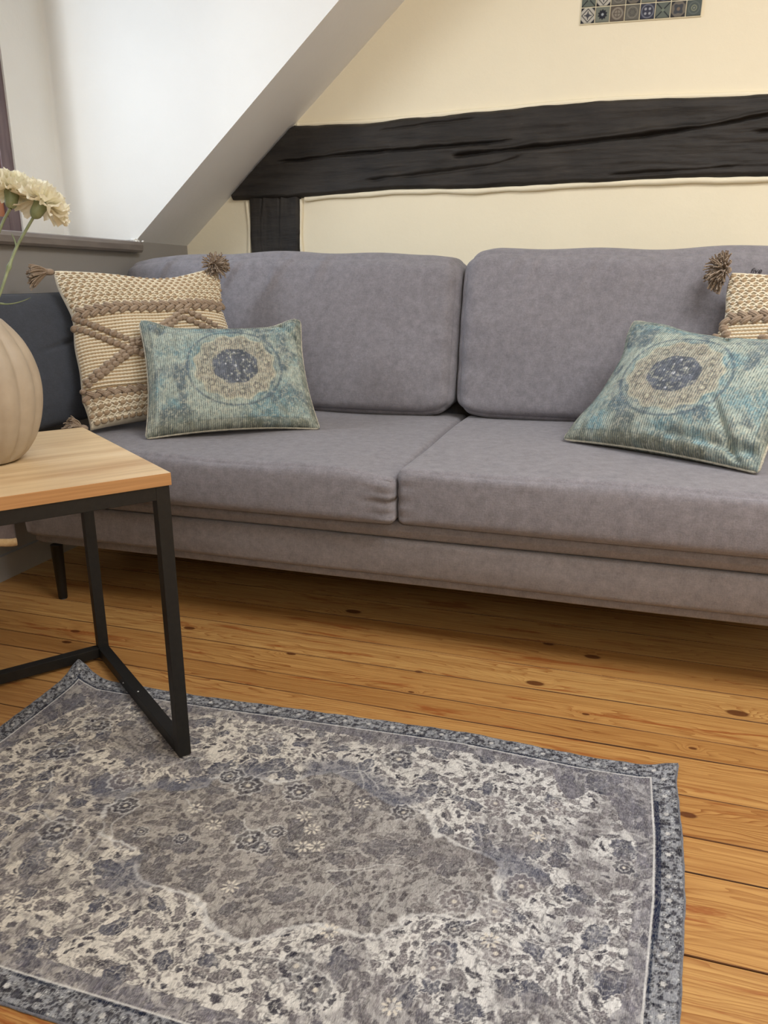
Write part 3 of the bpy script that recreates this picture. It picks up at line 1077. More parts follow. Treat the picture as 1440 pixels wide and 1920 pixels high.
def teal_print(nu, nv, W, H, seed, cu_=0.0, cv_=0.0, k_=1.0):
    x = np.linspace(-W / 2, W / 2, nu); y = np.linspace(-H / 2, H / 2, nv)
    X, Y = np.meshgrid(x, y, indexing='ij')
    n1 = vnoise((nu, nv), (5, 4), seed, 4, .6); n2 = vnoise((nu, nv), (40, 28), seed + 1, 3, .7); n3 = vnoise((nu, nv), (9, 7), seed + 2, 3, .6)
    wx = X + 0.006 * (vnoise((nu, nv), (22, 15), seed + 3, 2) - .5); wy = Y + 0.006 * (vnoise((nu, nv), (22, 15), seed + 4, 2) - .5)
    teal = C3(126, 158, 164); pale = C3(172, 184, 174); navy = C3(92, 108, 120); cream = C3(196, 192, 168); sand = C3(170, 158, 140); olive = C3(122, 124, 104)
    a = sstep(.38, .62, n1)[..., None]
    col = teal * (1 - a) + pale * a
    b_ = sstep(.50, .72, n3)[..., None] * .8
    col = col * (1 - b_) + navy * b_
    # small floral lattice all over
    F1, F2, ID, DX, DY = worley(wx, wy, 0.016, seed + 7)
    ang = np.arctan2(DY, DX)
    pet = sstep(.05, .0, np.abs(F1 - .30 - .07 * np.cos(5 * ang + ID * 6))) * (ID > .35)
    dot = sstep(.13, .07, F1)
    col = col * (1 - .40 * pet[..., None]) + .40 * pet[..., None] * np.where((ID > .6)[..., None], cream, navy)
    col = col * (1 - .5 * dot[..., None]) + .5 * dot[..., None] * np.where((ID > .5)[..., None], cream, navy)
    ed = sstep(.10, .0, F2 - F1) * .35 * sstep(.4, .6, n2)
    col = col * (1 - ed[..., None]) + ed[..., None] * cream
    # fine engraved scroll lines
    for sd, cells, wdt in ((1, (60, 44), .025), (2, (90, 64), .03), (3, (36, 26), .018)):
        nn = vnoise((nu, nv), cells, seed + 60 + sd, 2, .45)
        m_ = (sstep(wdt, wdt * .3, np.abs(nn - .5)) * .42)[..., None]
        col = col * (1 - m_) + m_ * (cream if sd != 2 else C3(70, 84, 92))
    # border band of the cover
    eb = np.minimum(W / 2 - np.abs(X), H / 2 - np.abs(Y))
    m_ = (sstep(.022, .018, eb) * .55)[..., None]
    col = col * (1 - m_) + m_ * (olive * .6 + C3(150, 146, 130) * .5) * (.7 + .6 * n2[..., None])
    m_ = (sstep(.0022, .0, np.abs(eb - .021)) * .5)[..., None]
    col = col * (1 - m_) + m_ * C3(84, 92, 92)
    # medallion
    mx_, my_ = X - cu_ * W, Y - cv_ * H
    rr = np.hypot(mx_ / 1.12, my_) / (0.102 * k_)
    th = np.arctan2(my_, mx_ / 1.12)
    sc_ = rr * (1 + 0.045 * np.cos(12 * th))
    ringo = sstep(.05, .0, np.abs(rr - 1.06)) * .8
    col = col * (1 - ringo[..., None]) + ringo[..., None] * navy
    ringl = sstep(.045, .0, np.abs(rr - .98)) * .5
    col = col * (1 - ringl[..., None]) + ringl[..., None] * pale
    ground = sstep(.90, .84, sc_)
    gcol = sand * .75 + cream * .25
    G1, G2, GI, GX, GY = worley(mx_, my_, 0.0085, seed + 11)
    sp = sstep(.14, .02, np.abs(G1 - .32)) * 1.35
    gc = gcol * (1 - .6 * sp[..., None]) + .6 * sp[..., None] * np.where((GI > .5)[..., None], cream, C3(96, 98, 100))
    col = col * (1 - .85 * ground[..., None]) + .85 * ground[..., None] * gc
    # twelve rosettes in the ring
    for i in range(12):
        a_ = 2 * math.pi * i / 12 + .13
        px, py = .70 * .102 * k_ * 1.12 * math.cos(a_), .70 * .102 * k_ * math.sin(a_)
        d = np.hypot(mx_ - px, my_ - py); t2 = np.arctan2(my_ - py, mx_ - px)
        rs = sstep(.0022, .0, np.abs(d - .0085 - .0014 * np.cos(6 * t2))); cs = sstep(.0042, .0028, d)
        col = col * (1 - .7 * rs[..., None]) + .7 * rs[..., None] * C3(70, 64, 68)
        col = col * (1 - .8 * cs[..., None]) + .8 * cs[..., None] * cream
    rim_ = sstep(.05, .0, np.abs(sc_ - .88)) * .8
    col = col * (1 - rim_[..., None]) + rim_[..., None] * cream
    cen = sstep(.50, .46, np.hypot(mx_ / 1.18, my_) / (.102 * k_) * (1 + .03 * np.cos(8 * th)))
    col = col * (1 - cen[..., None]) + cen[..., None] * (C3(98, 102, 112) * (0.7 + .6 * n2[..., None]))
    for (px, py, s_) in ((0, 0, 1.3), (.022, .016, .8), (-.024, .006, .8), (.02, -.014, .8), (-.012, -.022, .8), (0, .038, .9), (0, -.040, .9), (-.01, .024, .6), (.036, 0, .6)):
        d = np.hypot(mx_ - px * k_, my_ - py * k_); m_ = sstep(.0042 * s_, .002 * s_, d)
        col = col * (1 - .9 * m_[..., None]) + .9 * m_[..., None] * C3(206, 208, 214)
    # worn olive / dark towards the hem in patches, speckle
    bt = sstep(-.22 * H, -.5 * H, Y) * sstep(.42, .6, n3) * .6
    col = col * (1 - bt[..., None]) + bt[..., None] * olive
    col = np.clip(col * (0.60 + 0.86 * n2[..., None]), 0, 1)
    wear = sstep(.55, .72, vnoise((nu, nv), (70, 50), seed + 20, 3, .7)) * .55
    col = col * (1 - wear[..., None]) + wear[..., None] * C3(200, 200, 182)
    return np.clip(col, 0, 1)


def teal_pillow(label, BL, BR, TL, TR, T, seed, k_, cu_, cv_, warp=None, pinch=.07):
    root = thing('printed_pillow', label, 'pillow', tuple((np.array(BL) + np.array(BR)) / 2), 'teal medallion pillows on the sofa')
    p = Pillow(BL, BR, TL, TR, T, pinch=pinch, power=.42, warp=warp)
    nu, nv = 340, 240
    col = teal_print(nu, nv, p.W, p.H, seed, cu_, cv_, k_)
    p.body('cover', nu, nv, M['teal'], col, root)
    g_ = Geo()
    e = []
    m_ = 50
    s = np.linspace(-1, 1, m_)
    for q in s[:-1]: e.append((q, -1))
    for q in s[:-1]: e.append((1, q))
    for q in s[:-1]: e.append((-q, 1))
    for q in s[:-1]: e.append((-1, -q))
    pts = np.array([p.S(np.array(a), np.array(b)) for a, b in e])
    # soften the corners of the cord
    for _ in range(2):
        pts = (np.roll(pts, 1, 0) + pts * 2 + np.roll(pts, -1, 0)) / 4
    rad = 0.0030 + 0.0004 * np.sin(np.arange(len(pts) + 1) * 2.4)
    g_.tube(np.vstack([pts, pts[:1]]), rad, 8, cap=False)
    rel(g_.build('piping', M['piping']), root)
    return p


def warp_tl(u, v, side, s):
    """top corners of the left pillow fold over, face ripples near the corners"""
    o = np.zeros(u.shape + (3,))
    c1 = np.exp(-(((u - .86) / .13) ** 2 + ((v - .80) / .24) ** 2)); c2 = np.exp(-(((u + .84) / .14) ** 2 + ((v - .82) / .2) ** 2))
    o += (c1 * .012 + c2 * .010)[..., None] * s.n * side
    f1 = np.exp(-((u - .78 + (v - .8) * .5) / .035) ** 2) * sstep(.35, .7, v) * (1 - sstep(.93, 1, v))
    f2 = np.exp(-((u + .76 - (v - .8) * .3) / .04) ** 2) * sstep(.5, .8, v) * (1 - sstep(.93, 1, v))
    o -= ((f1 * .018 + f2 * .012) * (side > 0))[..., None] * s.n
    dip = (np.exp(-((u + .02) / .80) ** 8) * sstep(.55, 1, v))
    o -= (dip * .017)[..., None] * s.ey
    rt = (sstep(.97, 1.0, np.abs(u)) * sstep(.93, 1.0, v))
    o -= (rt * .006)[..., None] * (s.ey + np.sign(u)[..., None] * s.ex)
    return o


def warp_tr(u, v, side, s):
    o = np.zeros(u.shape + (3,))
    # right lower corner folded under, strong diagonal folds
    f1 = np.exp(-((u - .72 + (v + .8) * .55) / .05) ** 2) * (1 - sstep(-.55, -.1, v)) * sstep(-1, -.9, v)
    f2 = np.exp(-((v + .80) / .07) ** 2) * sstep(-.3, .5, u) * (1 - sstep(.93, 1, u))
    f3 = np.exp(-((u - .15 + (v - .9) * .3) / .06) ** 2) * sstep(.55, .85, v) * (1 - sstep(.95, 1, v))
    o -= ((f1 * .016 + f2 * .014 + f3 * .016) * (side > 0))[..., None] * s.n
    dip = np.exp(-((u - .15) / .6) ** 4) * sstep(.5, 1, v)
    o -= (dip * .020)[..., None] * s.ey
    lf = np.exp(-((v - .0) / .6) ** 4) * sstep(-.5, -1, u)
    o += (lf * .022)[..., None] * s.ex
    return o


teal_pillow('teal printed medallion pillow standing upright in front of the left beige knit pillow',
            (-1.129, 1.620, .428), (-.767, 1.877, .428), (-1.226, 1.774, .706), (-.880, 2.030, .702), .115, 41, 1.03, .03, .0, warp_tl)
teal_pillow('teal printed medallion pillow slumped against the right back cushion',
            (-.134, 1.882, .436), (.268, 1.655, .434), (.006, 2.086, .709), (.390, 1.850, .690), .125, 77, 1.06, -.03, .0, warp_tr, .05)


def tassel(root, p0, d, length, spread, ns, rs, seed, fluffy=False):
    r = np.random.default_rng(seed)
    p0 = np.array(p0, float); d = np.array(d, float); d /= np.linalg.norm(d)
    s = np.cross(d, (0, 0, 1.)); s /= np.linalg.norm(s); u = np.cross(s, d)
    g_ = Geo()
    g_.ell(p0 + d * .008, s * .009, u * .009, d * .012, 10, 6)
    for k2 in range(3):
        a = np.linspace(0, 2 * math.pi, 12)
        ring = p0 + d * (.013 + .003 * k2) + .0075 * (np.cos(a)[:, None] * s + np.sin(a)[:, None] * u)
        g_.tube(ring, .0016, 5)
    for i in range(ns):
        a = r.uniform(0, 2 * math.pi); q = math.sqrt(r.random())
        side = (math.cos(a) * s + math.sin(a) * u)
        L_ = length * r.uniform(.75, 1.08)
        t_ = np.linspace(0, 1, 7)
        ang = spread * q
        dirv = d * math.cos(ang) + side * math.sin(ang)
        pts = p0 + d * .014 + side * .004 * q + t_[:, None] * dirv * L_
        droop = np.array([0, 0, -1.]) * (0.30 if not fluffy else .12) * L_
        curl = r.normal(size=3) * .10 * L_
        pts = pts + (t_ ** 2)[:, None] * droop + (np.sin(t_ * 3)[:, None]) * curl * .6
        g_.tube(pts, rs, 5)
    return rel(g_.build('tassel', M['yarn_tan']), root)


def beige_pillow(label, BL, BR, TL, TR, T, cross0, period, seed):
    root = thing('knitted_pillow', label, 'pillow', tuple((np.array(BL) + np.array(BR)) / 2), 'beige tasselled knit pillows on the sofa')

    def warp(u, v, side, s):
        o = np.zeros(u.shape + (3,))
        dip = np.exp(-((u - .25) / .5) ** 2) * sstep(.5, 1, v)
        o -= (dip * .022)[..., None] * s.ey
        o += ((.003 * np.sin(v * 5.2 + seed) + .003 * np.sin(v * 9 + 1)) * u)[..., None] * s.ex
        o += (.006 * np.sin(u * 6 + v * 4 + seed) * (1 - u ** 2) * (1 - v ** 2))[..., None] * s.n
        o += ((.004 * np.sin(v * 2.6)) * (1 - v ** 2))[..., None] * s.ex
        f_ = np.exp(-((v + .62 - .0 * u) / .06) ** 2) * .014 * (side > 0)
        o -= f_[..., None] * s.n
        return o
    p = Pillow(BL, BR, TL, TR, T, pinch=.06, power=.36, warp=warp)
    p.body('cover', 90, 90, M['yarn_cream'], None, root)
    r = np.random.default_rng(seed)
    # --- knitted bobbles, top and bottom bands
    g_ = Geo(); net = Geo()
    rows = [(.94 - .072 * i) for i in range(8)] + [(-.70 - .082 * i) for i in range(4)]
    nc = 24
    for ri, v in enumerate(rows):
        big = 1.0 if ri < 8 else 1.2
        for ci in range(nc):
            u = -1 + 2 * (ci + .5 + (.5 if ri % 2 else 0)) / nc
            if abs(u) > .97: continue
            p_, du, dv, n_ = p.frame(u, v)
            j = r.uniform(.85, 1.15)
            ax = (du * math.cos(.3) + dv * math.sin(.3)); ay = (-du * math.sin(.3) + dv * math.cos(.3))
            g_.ell(p_ + n_ * .0016, ax * .0072 * j * big, ay * .0054 * j * big, n_ * .0058 * j, 9, 5)
    o = rel(g_.build('bobbles', M['yarn_tan2']), root); o['kind'] = 'stuff'
    for ri, v in enumerate(rows):
        v2 = v + .036
        for sgn in (0, 1):
            us = np.linspace(-.985, .985, 130)
            vs = v2 + .030 * np.abs(np.sin((us + 1) * nc / 2 * math.pi / 1 + (math.pi / 2 if ri % 2 else 0) + 0)) * (1 if sgn else -1)
            vs = np.clip(vs, -.985, .985)
            base_ = p.S(us, vs, 1, 0.0030)
            net.tube(base_, .0024, 5, cap=False)
        if ri in (7,): pass
    o = rel(net.build('net_yarn', M['yarn_cream']), root); o['kind'] = 'stuff'
    # --- woven cords of the striped panel
    g_ = Geo(); g2 = Geo()
    vs_ = np.arange(-.585, .335, .0415)
    for i, v in enumerate(vs_):
        us = np.linspace(-.985, .985, 160)
        base_ = p.S(us, np.full_like(us, v) + .006 * np.sin(us * 5), 1, 0.0022)
        rr_ = .0030 + .0007 * np.sin(np.arange(160) * 1.9)
        g_.tube(base_, rr_, 6, cap=False)
        base_ = p.S(us, np.full_like(us, v + .0208) + .006 * np.sin(us * 5), 1, 0.0008)
        g2.tube(base_, .0022 + .0006 * np.sin(np.arange(160) * 2.2), 5, cap=False)
    o = rel(g_.build('woven_cords', M['yarn_cream']), root); o['kind'] = 'stuff'
    o = rel(g2.build('woven_ground', M['yarn_gold']), root); o['kind'] = 'stuff'
    # --- braids
    for v in (.385, -.625):
        g_ = Geo()
        nb = 17
        for i in range(nb):
            u = -.97 + 1.94 * (i + .5) / nb
            for sgn in (-1, 1):
                p_, du, dv, n_ = p.frame(u + (.5 / nb) * sgn, v + sgn * .032)
                ax = du * math.cos(.55) - sgn * dv * math.sin(.55) * 1.0; ay = du * math.sin(.55) * sgn + dv * math.cos(.55)
                for k2 in (-1, 0, 1):
                    g_.ell(p_ + n_ * (.0085 - .0022 * abs(k2)) + ay * k2 * .0036, ax * .0155, ay * .0036, n_ * .0070, 10, 6)
        rel(g_.build('braid', M['yarn_tan']), root)
    # --- criss-cross of knotted cord
    g_ = Geo()

    def tri(x):
        x = x % 1.0
        return 1 - 4 * abs(x - .5) if True else 0
    vc, va = -.125, .40
    for sg in (1, -1):
        for off in (-.022, .022):
            for u in np.arange(-.95, .951, .066):
                ph = ((u + 1) / 2 - cross0) / period
                # crossing at ph = 0, .5, 1 ...
                y_ = ((ph + .25) % 1.0)
                tv = (4 * y_ - 1) if y_ < .5 else (3 - 4 * y_)
                v = vc + sg * va * tv + off * 2.0
                if v > .335 or v < -.58: continue
                p_, du, dv, n_ = p.frame(u + off * 1.0, v)
                s = r.uniform(.85, 1.2)
                g_.ell(p_ + n_ * .0058, du * .0098 * s, dv * .0084 * s, n_ * .0090 * s, 9, 6)
                g_.ell(p_ + n_ * .0060 + du * .003, (du + .5 * dv) * .0078 * s, (dv - .5 * du) * .0036 * s, n_ * .0112 * s, 7, 4)
    o = rel(g_.build('knotted_cord', M['yarn_tan']), root)
    # side column of knots
    return root, p


r1, pb = beige_pillow('beige knit pillow with tassels, leaning in the sofa corner beside the navy cushion',
                      (-1.321, 1.649, .432), (-1.021, 1.975, .441), (-1.479, 1.780, .828), (-1.178, 2.105, .841), .13, .34, 1.33, 3)
tassel(r1, pb.c[2] + np.array([-.002, 0, 0]), (-.78, -.55, .02), .050, .62, 130, .0017, 5)
tassel(r1, pb.c[3] + np.array([.0, -.01, .004]), (.62, -.5, .25), .040, 1.45, 170, .0017, 6, True)
tassel(r1, pb.c[0] + np.array([0, -.004, .008]), (-.62, -.55, .12), .048, 1.0, 140, .0017, 8)
d8 = R(-8)
ex = np.array([math.cos(d8), math.sin(d8), 0])
BLr = np.array([.122, 1.985, .432]); TLr = np.array([.2265, 2.158, .822])
r2, pb2 = beige_pillow('beige knit pillow with a tassel, behind the slumped teal pillow at right',
                       BLr, BLr + ex * .45, TLr, TLr + ex * .45, .12, .17, .66, 9)
tassel(r2, pb2.c[2] + np.array([-.006, -.006, .008]), (-.80, -.25, .10), .047, 1.5, 240, .0018, 12, True)
tassel(r2, pb2.c[3], (.75, -.3, .3), .045, 1.2, 60, .0016, 13, True)

# dark cushion against the knee wall
def warp_nv(u, v, side, s):
    o = np.zeros(u.shape + (3,))
    f_ = np.exp(-((v - .18 - .18 * (u - .1) + .10 * (u - .1) ** 2) / .035) ** 2) * sstep(-.6, 0, u) * .010 * (side > 0)
    o -= f_[..., None] * s.n
    return o
nvr = thing('navy_cushion', 'dark navy plain cushion leaning on the left wall behind the vase', 'cushion', (-1.44, 1.73, .42))
pn = Pillow((-1.445, 1.50, .432), (-1.405, 1.99, .432), (-1.545, 1.50, .775), (-1.505, 2.0, .782), .12, pinch=.03, power=.35, warp=warp_nv)
pn.body('cover', 80, 70, M['navy'], None, nvr)
g_ = Geo()
s_ = np.linspace(-1, 1, 40)
pts = np.array([pn.S(np.array(q), np.array(1.0)) for q in s_]); g_.tube(pts, .002, 6)
rel(g_.build('seam', M['navy']), nvr)


# ================================================================== TABLE
tz = 0.515
TN = np.array([-.670, 1.019]); ta = R(143.35)
e1 = np.array([math.cos(ta), math.sin(ta)]); e2 = np.array([-e1[1], e1[0]])
TLn = .489
cx, cy = TN + (e1 + e2) * TLn / 2
tbl = thing('side_table', 'square side table with light oak top and black metal frame, left front', 'table', (cx, cy, 0))
g_ = Geo(); h_ = TLn / 2
g_.box((-h_, -h_, tz - .020), (h_, h_, tz))
o = g_.build('tabletop', [M['oak'], M['oak_edge_shade']], smooth=False, bevel=.0008)
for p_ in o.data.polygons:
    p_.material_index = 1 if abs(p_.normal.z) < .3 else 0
o.parent = tbl; o.location = (0, 0, 0); o.rotation_euler = (0, 0, ta + math.pi / 2)

def tp(a, b, z):
    q = TN + e1 * a + e2 * b
    return (q[0], q[1], z)
ft = .022; zt = tz - .0205; zb = .007
i0, i1 = .014, TLn - .014
up2 = (e2[0], e2[1], 0)
legs = {}
for a, b in ((i0, i0), (i1, i0), (i0, i1), (i1, i1)):
    g_ = Geo(); g_.bar(tp(a, b, zb), tp(a, b, zt), ft, ft, up2)
    rel(g_.build('leg', M['black'], smooth=False, bevel=.0015), tbl)
for (a0, b0, a1, b1, z, nm) in ((i0, i0, i1, i0, zt - ft / 2, 'top_rail'), (i0, i1, i1, i1, zt - ft / 2, 'top_rail'), (i0, i0, i0, i1, zt - ft / 2, 'top_rail'), (i1, i0, i1, i1, zt - ft / 2, 'top_rail'),
                               (i0, i0, i1, i0, zb + ft / 2, 'bottom_rail'), (i0, i1, i1, i1, zb + ft / 2, 'bottom_rail'), (i1, i0, i1, i1, zb + ft / 2, 'bottom_rail')):
    A = np.array(tp(a0, b0, z)); B = np.array(tp(a1, b1, z)); d_ = (B - A) / np.linalg.norm(B - A)
    g_ = Geo(); g_.bar(A + d_ * ft / 2, B - d_ * ft / 2, ft, ft)
    rel(g_.build(nm, M['black'], smooth=False, bevel=.0012), tbl)
for a, b, z in ((.23, i0 + ft / 2 - .004, zb + ft), (.30, i0 + ft / 2 + .001, zb + ft * .55)):
    g_ = Geo(); c = np.array(tp(a, i0 + .004, zb + ft + .0003)) if z > .02 else np.array(tp(a, i0 + ft / 2, z))
    g_.ell(c, np.array([.0022, 0, 0]), np.array([0, .0022, 0]), np.array([0, 0, .001]), 8, 3)
    rel(g_.build('screw', M['steel']), tbl)

# ================================================================== VASE
vc_ = np.array([-1.012, .993]); vz = tz + .0005
vs = thing('ribbed_vase', 'rounded cream ceramic vase with vertical ribs standing on the oak table', 'vase', (vc_[0], vc_[1], vz))
prof = [(0.0, 0.004), (.050, 0.0), (.060, .003), (.074, .016), (.090, .040), (.100, .068), (.1055, .095), (.1072, .120), (.1055, .143), (.0985, .170), (.088, .193), (.076, .210), (.065, .222),
        (.059, .2285), (.055, .2305), (.051, .228), (.050, .218), (.058, .20), (.085, .16), (.093, .11), (.085, .05), (.05, .012), (0, .010)]
t_ = np.linspace(0, len(prof) - 1, 110)
pr = np.array([np.interp(t_, np.arange(len(prof)), [p[0] for p in prof]), np.interp(t_, np.arange(len(prof)), [p[1] for p in prof])]).T
for _ in range(3):
    pr[1:-1] = (pr[:-2] + 2 * pr[1:-1] + pr[2:]) / 4
na = 192
th = np.linspace(0, 2 * math.pi, na, endpoint=False)
rib = np.abs(np.sin(th * 8 + .4)) ** .7
P = np.zeros((len(pr), na, 3))
for i, (r_, z_) in enumerate(pr):
    r_ = r_ * 1.0
    amp = .0085 * sstep(.05, .075, r_) * (1 if t_[i] < 13 else 0) * sstep(0.0, .02, z_ + .005) * (1 - .6 * sstep(.19, .228, z_))
    rr_ = r_ - amp * (1 - rib)
    P[i, :, 0] = rr_ * np.cos(th); P[i, :, 1] = rr_ * np.sin(th); P[i, :, 2] = z_
g_ = Geo(); g_.grid(P[:, ::-1], closed_v=True)
o = g_.build('body', M['vase']); o.parent = vs
bm = bmesh.new(); bm.from_mesh(o.data); bmesh.ops.recalc_face_normals(bm, faces=bm.faces); bm.to_mesh(o.data); bm.free()


# ================================================================== CARNATIONS
def carnation(label, path, axis, size, seed, node_t=None, leaves=()):
    r = np.random.default_rng(seed)
    root = thing('carnation', label, 'flower', tuple(path[0]), 'cream carnations in the vase')
    path = np.array(path, float)
    tt = np.linspace(0, len(path) - 1, 40)
    pts = np.stack([np.interp(tt, np.arange(len(path)), path[:, q]) for q in range(3)], 1)
    for _ in range(6):
        pts[1:-1] = (pts[:-2] + 2 * pts[1:-1] + pts[2:]) / 4
    g_ = Geo(); rad = np.full(40, .0022)
    if node_t is not None:
        rad = rad + .0022 * np.exp(-((np.linspace(0, 1, 40) - node_t) / .025) ** 2)
    g_.tube(pts, rad, 8)
    rel(g_.build('stem', M['stem']), root)
    tip = pts[-1]; ax = np.array(axis, float); ax /= np.linalg.norm(ax)
    s = np.cross(ax, (0, 1, .2)); s /= np.linalg.norm(s); u = np.cross(ax, s)
    # calyx
    L_ = .027 * size / .04; n = 12
    tt = np.linspace(0, 1, n)
    rr_ = np.array([.003, .0062, .0080, .0090, .0095, .0098, .0100, .0102, .0105, .0108, .0112, .0116]) * size / .04
    na_ = 20
    P = np.zeros((n, na_, 3))
    for i in range(n):
        for j in range(na_):
            a = 2 * math.pi * j / na_
            tooth = (i / (n - 1)) ** 6 * .0035 * math.cos(5 * a)
            P[i, j] = tip + ax * (tt[i] * L_ + tooth) + rr_[i] * (math.cos(a) * s + math.sin(a) * u)
    g_ = Geo(); g_.grid(P, closed_v=True)
    rel(g_.build('calyx', M['stem']), root)
    top_ = tip + ax * L_ * .8
    # ruffled petals: outer ones spread and reflex, inner ones upright
    npet = 34
    for k2 in range(npet):
        q = k2 / npet
        tilt = R(96 - 84 * q) + r.normal() * .14
        az = k2 * 2.39996 + r.normal() * .15
        side = math.cos(az) * s + math.sin(az) * u
        tang = -math.sin(az) * s + math.cos(az) * u
        Lp = size * (1.06 - .18 * q) * r.uniform(.9, 1.1); wd = size * .86 * r.uniform(.85, 1.15)
        nl, nw_ = 10, 25
        G = np.zeros((nl, nw_, 3)); ph = r.uniform(0, 6)
        for i in range(nl):
            a = i / (nl - 1)
            til = tilt * (0.35 + .65 * min(1, a * 1.6))
            dirv = ax * math.cos(til) + side * math.sin(til)
            nor = -ax * math.sin(til) + side * math.cos(til)
            for j in range(nw_):
                b = (j / (nw_ - 1) - .5) * 2
                w_ = wd * (0.10 + .90 * a ** 1.1)
                cut = (1 - .22 * b * b) + (.04 * math.sin(b * 19 + ph) + .03 * math.sin(b * 37 + ph)) * a ** 4
                ruf = .11 * size * a ** 2.2 * (math.sin(b * 8 + ph) + .6 * math.sin(b * 15 + 2 * ph))
                G[i, j] = top_ + side * .004 + dirv * Lp * a * cut + tang * b * w_ * .62 * (1 - .05 * abs(ruf) / size) + nor * (ruf + .12 * Lp * b * b * a)
        g_ = Geo(); g_.grid(G)
        rel(g_.build('petal', M['petal']), root)
    for (p0, p1, p2) in leaves:
        p0, p1, p2 = (np.array(q_, float) for q_ in (p0, p1, p2))
        tt = np.linspace(0, 1, 10)[:, None]
        c_ = (1 - tt) ** 2 * p0 + 2 * tt * (1 - tt) * p1 + tt ** 2 * p2
        g_ = Geo(); g_.tube(c_, np.linspace(.0016, .0005, 10), 6)
        rel(g_.build('leaf', M['stem']), root)
    return root


cr_, ca_ = np.array([.954, .299, 0]), np.array([-.299, .954, 0]); cz_ = np.array([0, 0, 1.])
carnation('cream white carnation with green calyx on the right of the two in the vase',
          [(-1.0, 1.0, .62), (-.975, 1.0, .735), (-.950, 1.016, .783), (-.941, 1.030, .821), (-.932, 1.044, .855), (-.911, 1.064, .898)],
          .42 * cr_ + .72 * cz_ + .30 * ca_, .040, 3, .62,
          [((-.932, 1.044, .855), (-.936, 1.046, .868), (-.940, 1.046, .874)), ((-.932, 1.044, .855), (-.926, 1.046, .860), (-.924, 1.046, .868)),
           ((-.955, 1.012, .770), (-.935, 1.02, .764), (-.905, 1.03, .778))])
carnation('cream white carnation cut off by the left edge of the photo',
          [(-1.02, 1.01, .62), (-.995, 1.01, .74), (-.980, 1.02, .80), (-.968, 1.035, .855), (-.957, 1.05, .893), (-.947, 1.058, .912)],
          .08 * cr_ + .85 * cz_ + .30 * ca_, .040, 8, .55,
          [((-.985, 1.01, .755), (-.965, 1.02, .775), (-.955, 1.03, .768))])

# ================================================================== RUG
rug = thing('rug', 'worn grey and beige oriental patterned rug lying on the floorboards', 'rug', (-.47, .88, 0))
nu, nv = 860, 520
W_, H_ = 1.21, .71
u = np.linspace(0, 1, nu); v = np.linspace(0, 1, nv)
U, V = np.meshgrid(u, v, indexing='ij')
ty = np.interp(u, [0, .04, .08, .25, .55, .70, .87, .95, 1], [1.236, 1.214, 1.198, 1.202, 1.224, 1.234, 1.222, 1.226, 1.240])
by = np.full_like(u, .525)
for _ in range(12):
    ty[1:-1] = (ty[:-2] + 2 * ty[1:-1] + ty[2:]) / 4
lx = np.interp(v, [0, .65, .82, .93, 1], [-1.058, -1.064, -1.070, -1.075, -1.081])
rx = np.interp(v, [0, .29, .55, .72, .95, 1], [.105, .118, .134, .138, .136, .141])
PX = lx[None, :] * (1 - U) + rx[None, :] * U
PY = by[:, None] * (1 - V) + ty[:, None] * V
PX = PX + .0004 * np.sin(V * 60) * sstep(.97, 1, U)
PY = PY + .0010 * np.sin(U * 90) * sstep(.97, 1, V)
PZ = .0045 + .0012 * (vnoise((nu, nv), (9, 6), 3, 2) - .5) + .016 * np.exp(-((U / .05) ** 2 + ((1 - V) / .06) ** 2)) + .006 * np.exp(-(((1 - U) / .03) ** 2 + ((1 - V) / .04) ** 2))
edge_d = np.minimum(np.minimum(U, 1 - U) * W_, np.minimum(V, 1 - V) * H_)
PZ -= .0022 * (1 - np.clip(edge_d / .003, 0, 1)) ** 2
RX, RY = U * W_, V * H_


